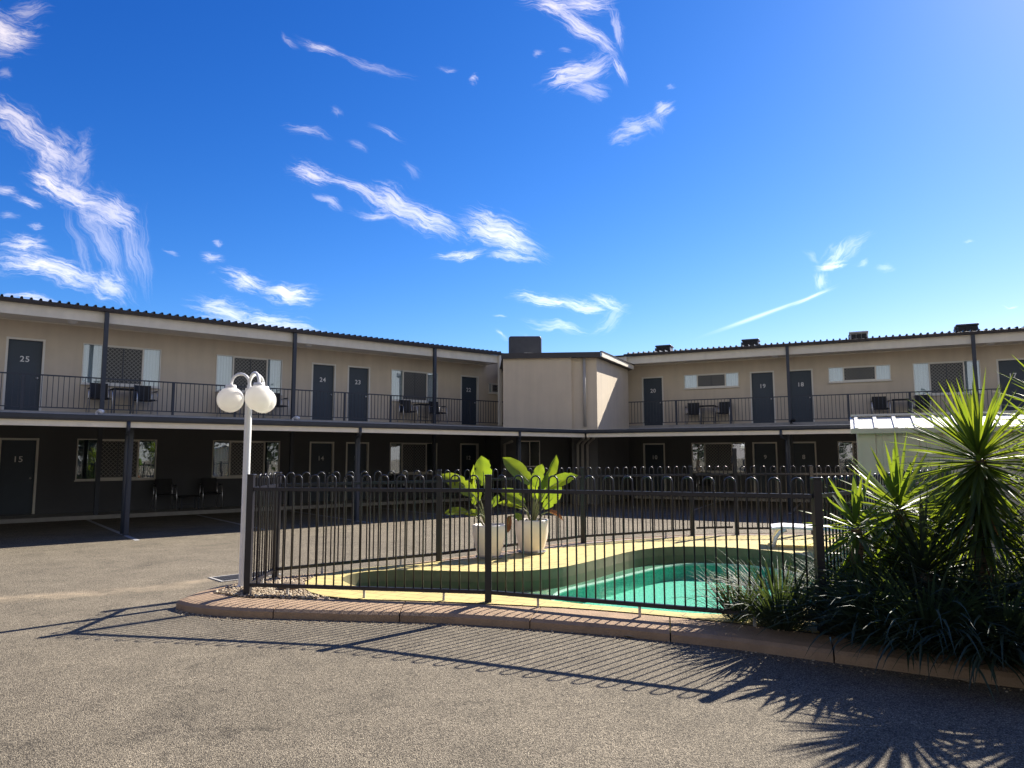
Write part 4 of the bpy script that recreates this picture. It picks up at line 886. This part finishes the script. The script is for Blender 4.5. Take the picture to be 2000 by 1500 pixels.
def yucca(label, base, head, R_, nleaf, w, seed, lo=-1.0, droop=.5, col=.10, tr=.05, skirt=0, lm=None):
    rg = random.Random(seed); base = Vector(base); head = Vector(head)
    t = thing('yucca', label, 'plant', base, 0, 'yuccas in the garden bed'); H_ = head-base
    tk = MB(); k = 14; path = [H_*(i/k)+Vector((.015*sin(i*1.1+seed),.015*cos(i*.9+seed),0)) for i in range(k+1)]
    tk.tube(path, [tr*(1.25-.4*i/k)*(1+.10*(i%2)) for i in range(k+1)], 12); tk.make('trunk', TRUNK, t)
    cr = MB()
    for i in range(nleaf):
        u = (i+.5)/nleaf; z = 1-(1-lo)*u; z = max(-1,min(1,z+rg.uniform(-.08,.08))); a = i*2.39996+rg.uniform(-.25,.25); r = sqrt(max(0,1-z*z))
        d = Vector((r*cos(a),r*sin(a),z)); o = H_+Vector((0,0,col*(z-.3)*1.2))+d*.03
        LL = R_*rg.uniform(.82,1.08)*(1.0 if z > -.3 else .95)
        strap(cr, o, d, LL, w*rg.uniform(.8,1.15), droop*rg.uniform(.3,1.2)*(1 if z < .8 else .3), rg)
    for i in range(skirt):
        a = rg.uniform(0,2*pi); q = rg.random(); o = H_*(1-.10-.34*q); z = -.35-.55*rg.random()
        strap(cr, o, (cos(a),sin(a),z), R_*rg.uniform(.75,1.05), w*rg.uniform(.8,1.1), 1.0, rg)
    cr.make('crown', lm or YUC, t, recalc=False)
    dl = MB()
    for i in range(skirt//6):
        a = rg.uniform(0,2*pi); o = H_*(1-.2-.5*rg.random()); strap(dl, o, (cos(a)*.6,sin(a)*.6,-.8), R_*rg.uniform(.5,.9), w*.8, 1.5, rg)
    if skirt: dl.make('dead_leaves', BROWNL, t, recalc=False)
    return t
yucca('large round headed yucca with bright back lit spiky leaves in front of the shed', (3.68,5.72,.13), (3.70,5.66,1.52), .63, 230, .034, 11, -.85, .30, .06, .045, 170)
yucca('middle sized upright yucca left of the large round one, against the shed wall', (3.28,6.12,.13), (3.28,6.10,1.10), .60, 64, .054, 12, -.5, .2, .06, .05, 50)
yucca('smallest yucca just right of the right fence post', (2.86,6.02,.13), (2.86,6.0,.95), .46, 44, .052, 13, -.6, .25, .05, .045, 40)
yucca('yucca at the right picture edge, beside the large round one', (4.25,5.45,.13), (4.28,5.42,1.42), .66, 130, .042, 14, -.9, .45, .12, .045, 70)
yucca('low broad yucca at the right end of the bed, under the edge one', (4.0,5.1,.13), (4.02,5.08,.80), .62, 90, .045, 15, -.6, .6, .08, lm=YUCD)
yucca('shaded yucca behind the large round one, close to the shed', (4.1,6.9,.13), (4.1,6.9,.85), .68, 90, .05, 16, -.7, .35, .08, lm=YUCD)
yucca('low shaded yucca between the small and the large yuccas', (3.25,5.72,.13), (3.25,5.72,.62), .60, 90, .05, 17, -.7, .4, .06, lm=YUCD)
yucca('unseen tall yucca added past the right edge one to shade the bed', (5.3,6.3,.13), (5.3,6.3,1.75), .75, 110, .05, 19, -.8, .4, .12, .05, 60)  # added out of view so its shadow darkens the bed
yucca('unseen tallest yucca added farther back to shade the bed', (5.9,7.5,.13), (5.9,7.5,1.9), .8, 110, .05, 20, -.8, .4, .12, .05, 60)  # also added out of view, only for the shade it casts
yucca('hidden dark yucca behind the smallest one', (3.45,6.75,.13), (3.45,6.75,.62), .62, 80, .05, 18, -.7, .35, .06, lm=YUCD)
def clump(label, c, R_, n_, w, seed, up=.55, droop=2.4):
    rg = random.Random(seed); m = MB()
    for i in range(n_):
        a = rg.uniform(0,2*pi); q = sqrt(rg.random()); z = up+rg.uniform(-.25,.75); r0 = .13*q*R_/.5
        strap(m, (r0*cos(a),r0*sin(a),0), (cos(a)*(.25+q),sin(a)*(.25+q),z), R_*rg.uniform(.65,1.2), w*rg.uniform(.7,1.2), droop*rg.uniform(.4,1.3), rg, .25, 7)
    o = m.make('strappy_clump', GRASS, loc=c, recalc=False); return tag(o, label, 'grass clump', 'strappy leaved clumps in the bed')
clump('grassy clump growing through the fence left of the right post', (2.26,6.14,.13), .68, 420, .016, 31, .9, 1.8)
clump('smaller grassy tuft behind the fence clump, nearest the pool', (2.0,6.42,.13), .50, 170, .014, 36, .9, 1.8)
for i, (lb, x, y, R_, n_, up_) in enumerate((
    ('strappy clump on the kerb right of the right fence post',2.78,5.70,.66,480,.8), ('strappy clump spilling over the kerb below the large yucca',3.10,5.46,.80,600,.7),
    ('strappy clump right of the one below the large yucca',3.50,5.22,.80,600,.7), ('strappy clump at the far right end of the kerb',3.98,4.93,.82,560,.75),
    ('small strappy clump on the kerb edge nearest the right fence post',2.98,5.50,.52,300,.45), ('small strappy clump on the kerb edge in the middle of the bed',3.32,5.28,.55,320,.45),
    ('small strappy clump on the kerb edge toward the right end',3.74,5.02,.55,320,.45),
    ('tall strappy clump in the second row behind the smallest yucca',3.05,6.12,.72,420,1.2), ('tall strappy clump in the second row under the large yucca',3.62,5.95,.76,420,1.2),
    ('tall strappy clump in the second row at the right edge',4.2,5.6,.80,440,1.2), ('tall strappy clump at the back of the bed near the shed corner',4.3,6.6,.6,300,1.2),
    ('tall strappy clump at the back of the bed, furthest right',5.1,6.6,.6,300,1.2))):
    clump(lb, (x,y,.13), R_, n_, .024, 50+i, up_, 1.9 if up_ < 1 else 1.3)
# ------------------------------------------------------------------ what stands behind the viewer (seen in the window glass, shuts out the low sky)
TREEM = leafmat('dense tree leaf', (.018, .03, .014), (.05, .07, .025), (.05, .08, .01), .15)
def tree_mesh(seed, H_, R_):
    rg = random.Random(seed); cr = MB(); tk = MB()
    tk.tube([(0,0,0),(.1,.05,H_*.3),(.05,.1,H_*.6),(0,0,H_*.85)], [.22,.17,.12,.05], 8)
    for i in range(7):
        a = i*2.4; z = H_*(.22+.08*i); tk.tube([(0.05,.05,z),(cos(a)*R_*.35,sin(a)*R_*.35,z+H_*.08),(cos(a)*R_*.7,sin(a)*R_*.7,z+H_*.14)], [.08,.05,.02], 6)
    cl = [(Vector((rg.gauss(0,1),rg.gauss(0,1),rg.gauss(0,1))).normalized()*(rg.random()**.4)) for _ in range(80)]
    for c in cl:
        cc = Vector((c.x*R_, c.y*R_, H_*.52+c.z*H_*.48)); cr.tint = rg.uniform(-.3,.4)
        for _ in range(30):
            p = cc+Vector((rg.gauss(0,.4),rg.gauss(0,.4),rg.gauss(0,.4))); n_ = Vector((rg.gauss(0,1),rg.gauss(0,1),rg.gauss(0,1))).normalized(); t = n_.orthogonal().normalized(); b = n_.cross(t); s_ = rg.uniform(.13,.28)
            cr.add([p-t*s_, p+b*s_*.5, p+t*s_, p-b*s_*.5], [(0,1,2,3)])
    return cr, tk
T0 = thing('shade_tree', 'dense dark shade tree behind the viewer', 'tree', (-24,-2,0), 0, 'trees behind the viewer')
cr_, tk_ = tree_mesh(5, 7.5, 3.0); tk_.make('trunk', TRUNK, T0, smooth=True); cr_.make('crown', TREEM, T0, recalc=False)
for i, a in enumerate(range(-62, 251, 13)):
    a_ = radians(a+180); rr = 26+3*sin(i*2.1); x, y = cos(a_)*rr, sin(a_)*rr
    if y > 3: continue
    dup(T0, (x, y-3, 0), i*1.3, 'dense dark shade tree behind the viewer')
# a few dry leaves on the asphalt
for (px, py, rz, lb) in ((1760,1302,.4,'dry pale leaf on the shaded asphalt below the kerb'),(1882,1333,1.9,'longer dry leaf lying farthest right on the shaded asphalt'),(1228,1246,2.6,'small curled dry leaf at the kerb below the pool')):
    d = FW + CX*((px-1000)/FPX) - CU*((py-750)/FPX); p = EYE + d*(-EYE.z/d.z)
    m = MB(); m.add([(.045*cos(t)*(1 if i else 1), .018*sin(t)*(1.2-abs(cos(t))), .008+.012*abs(sin(t))) for i, t in enumerate([2*pi*q/10 for q in range(10)])]+[(0,0,.006)], [(i,(i+1)%10,10) for i in range(10)])
    o = m.make('fallen_leaf', mat('dry tan leaf',(.42,.32,.2),.8,.2,20), loc=(p.x,p.y,0), smooth=True); o.rotation_euler = (0,0,rz); tag(o, lb, 'leaf', 'dry leaves on the asphalt')
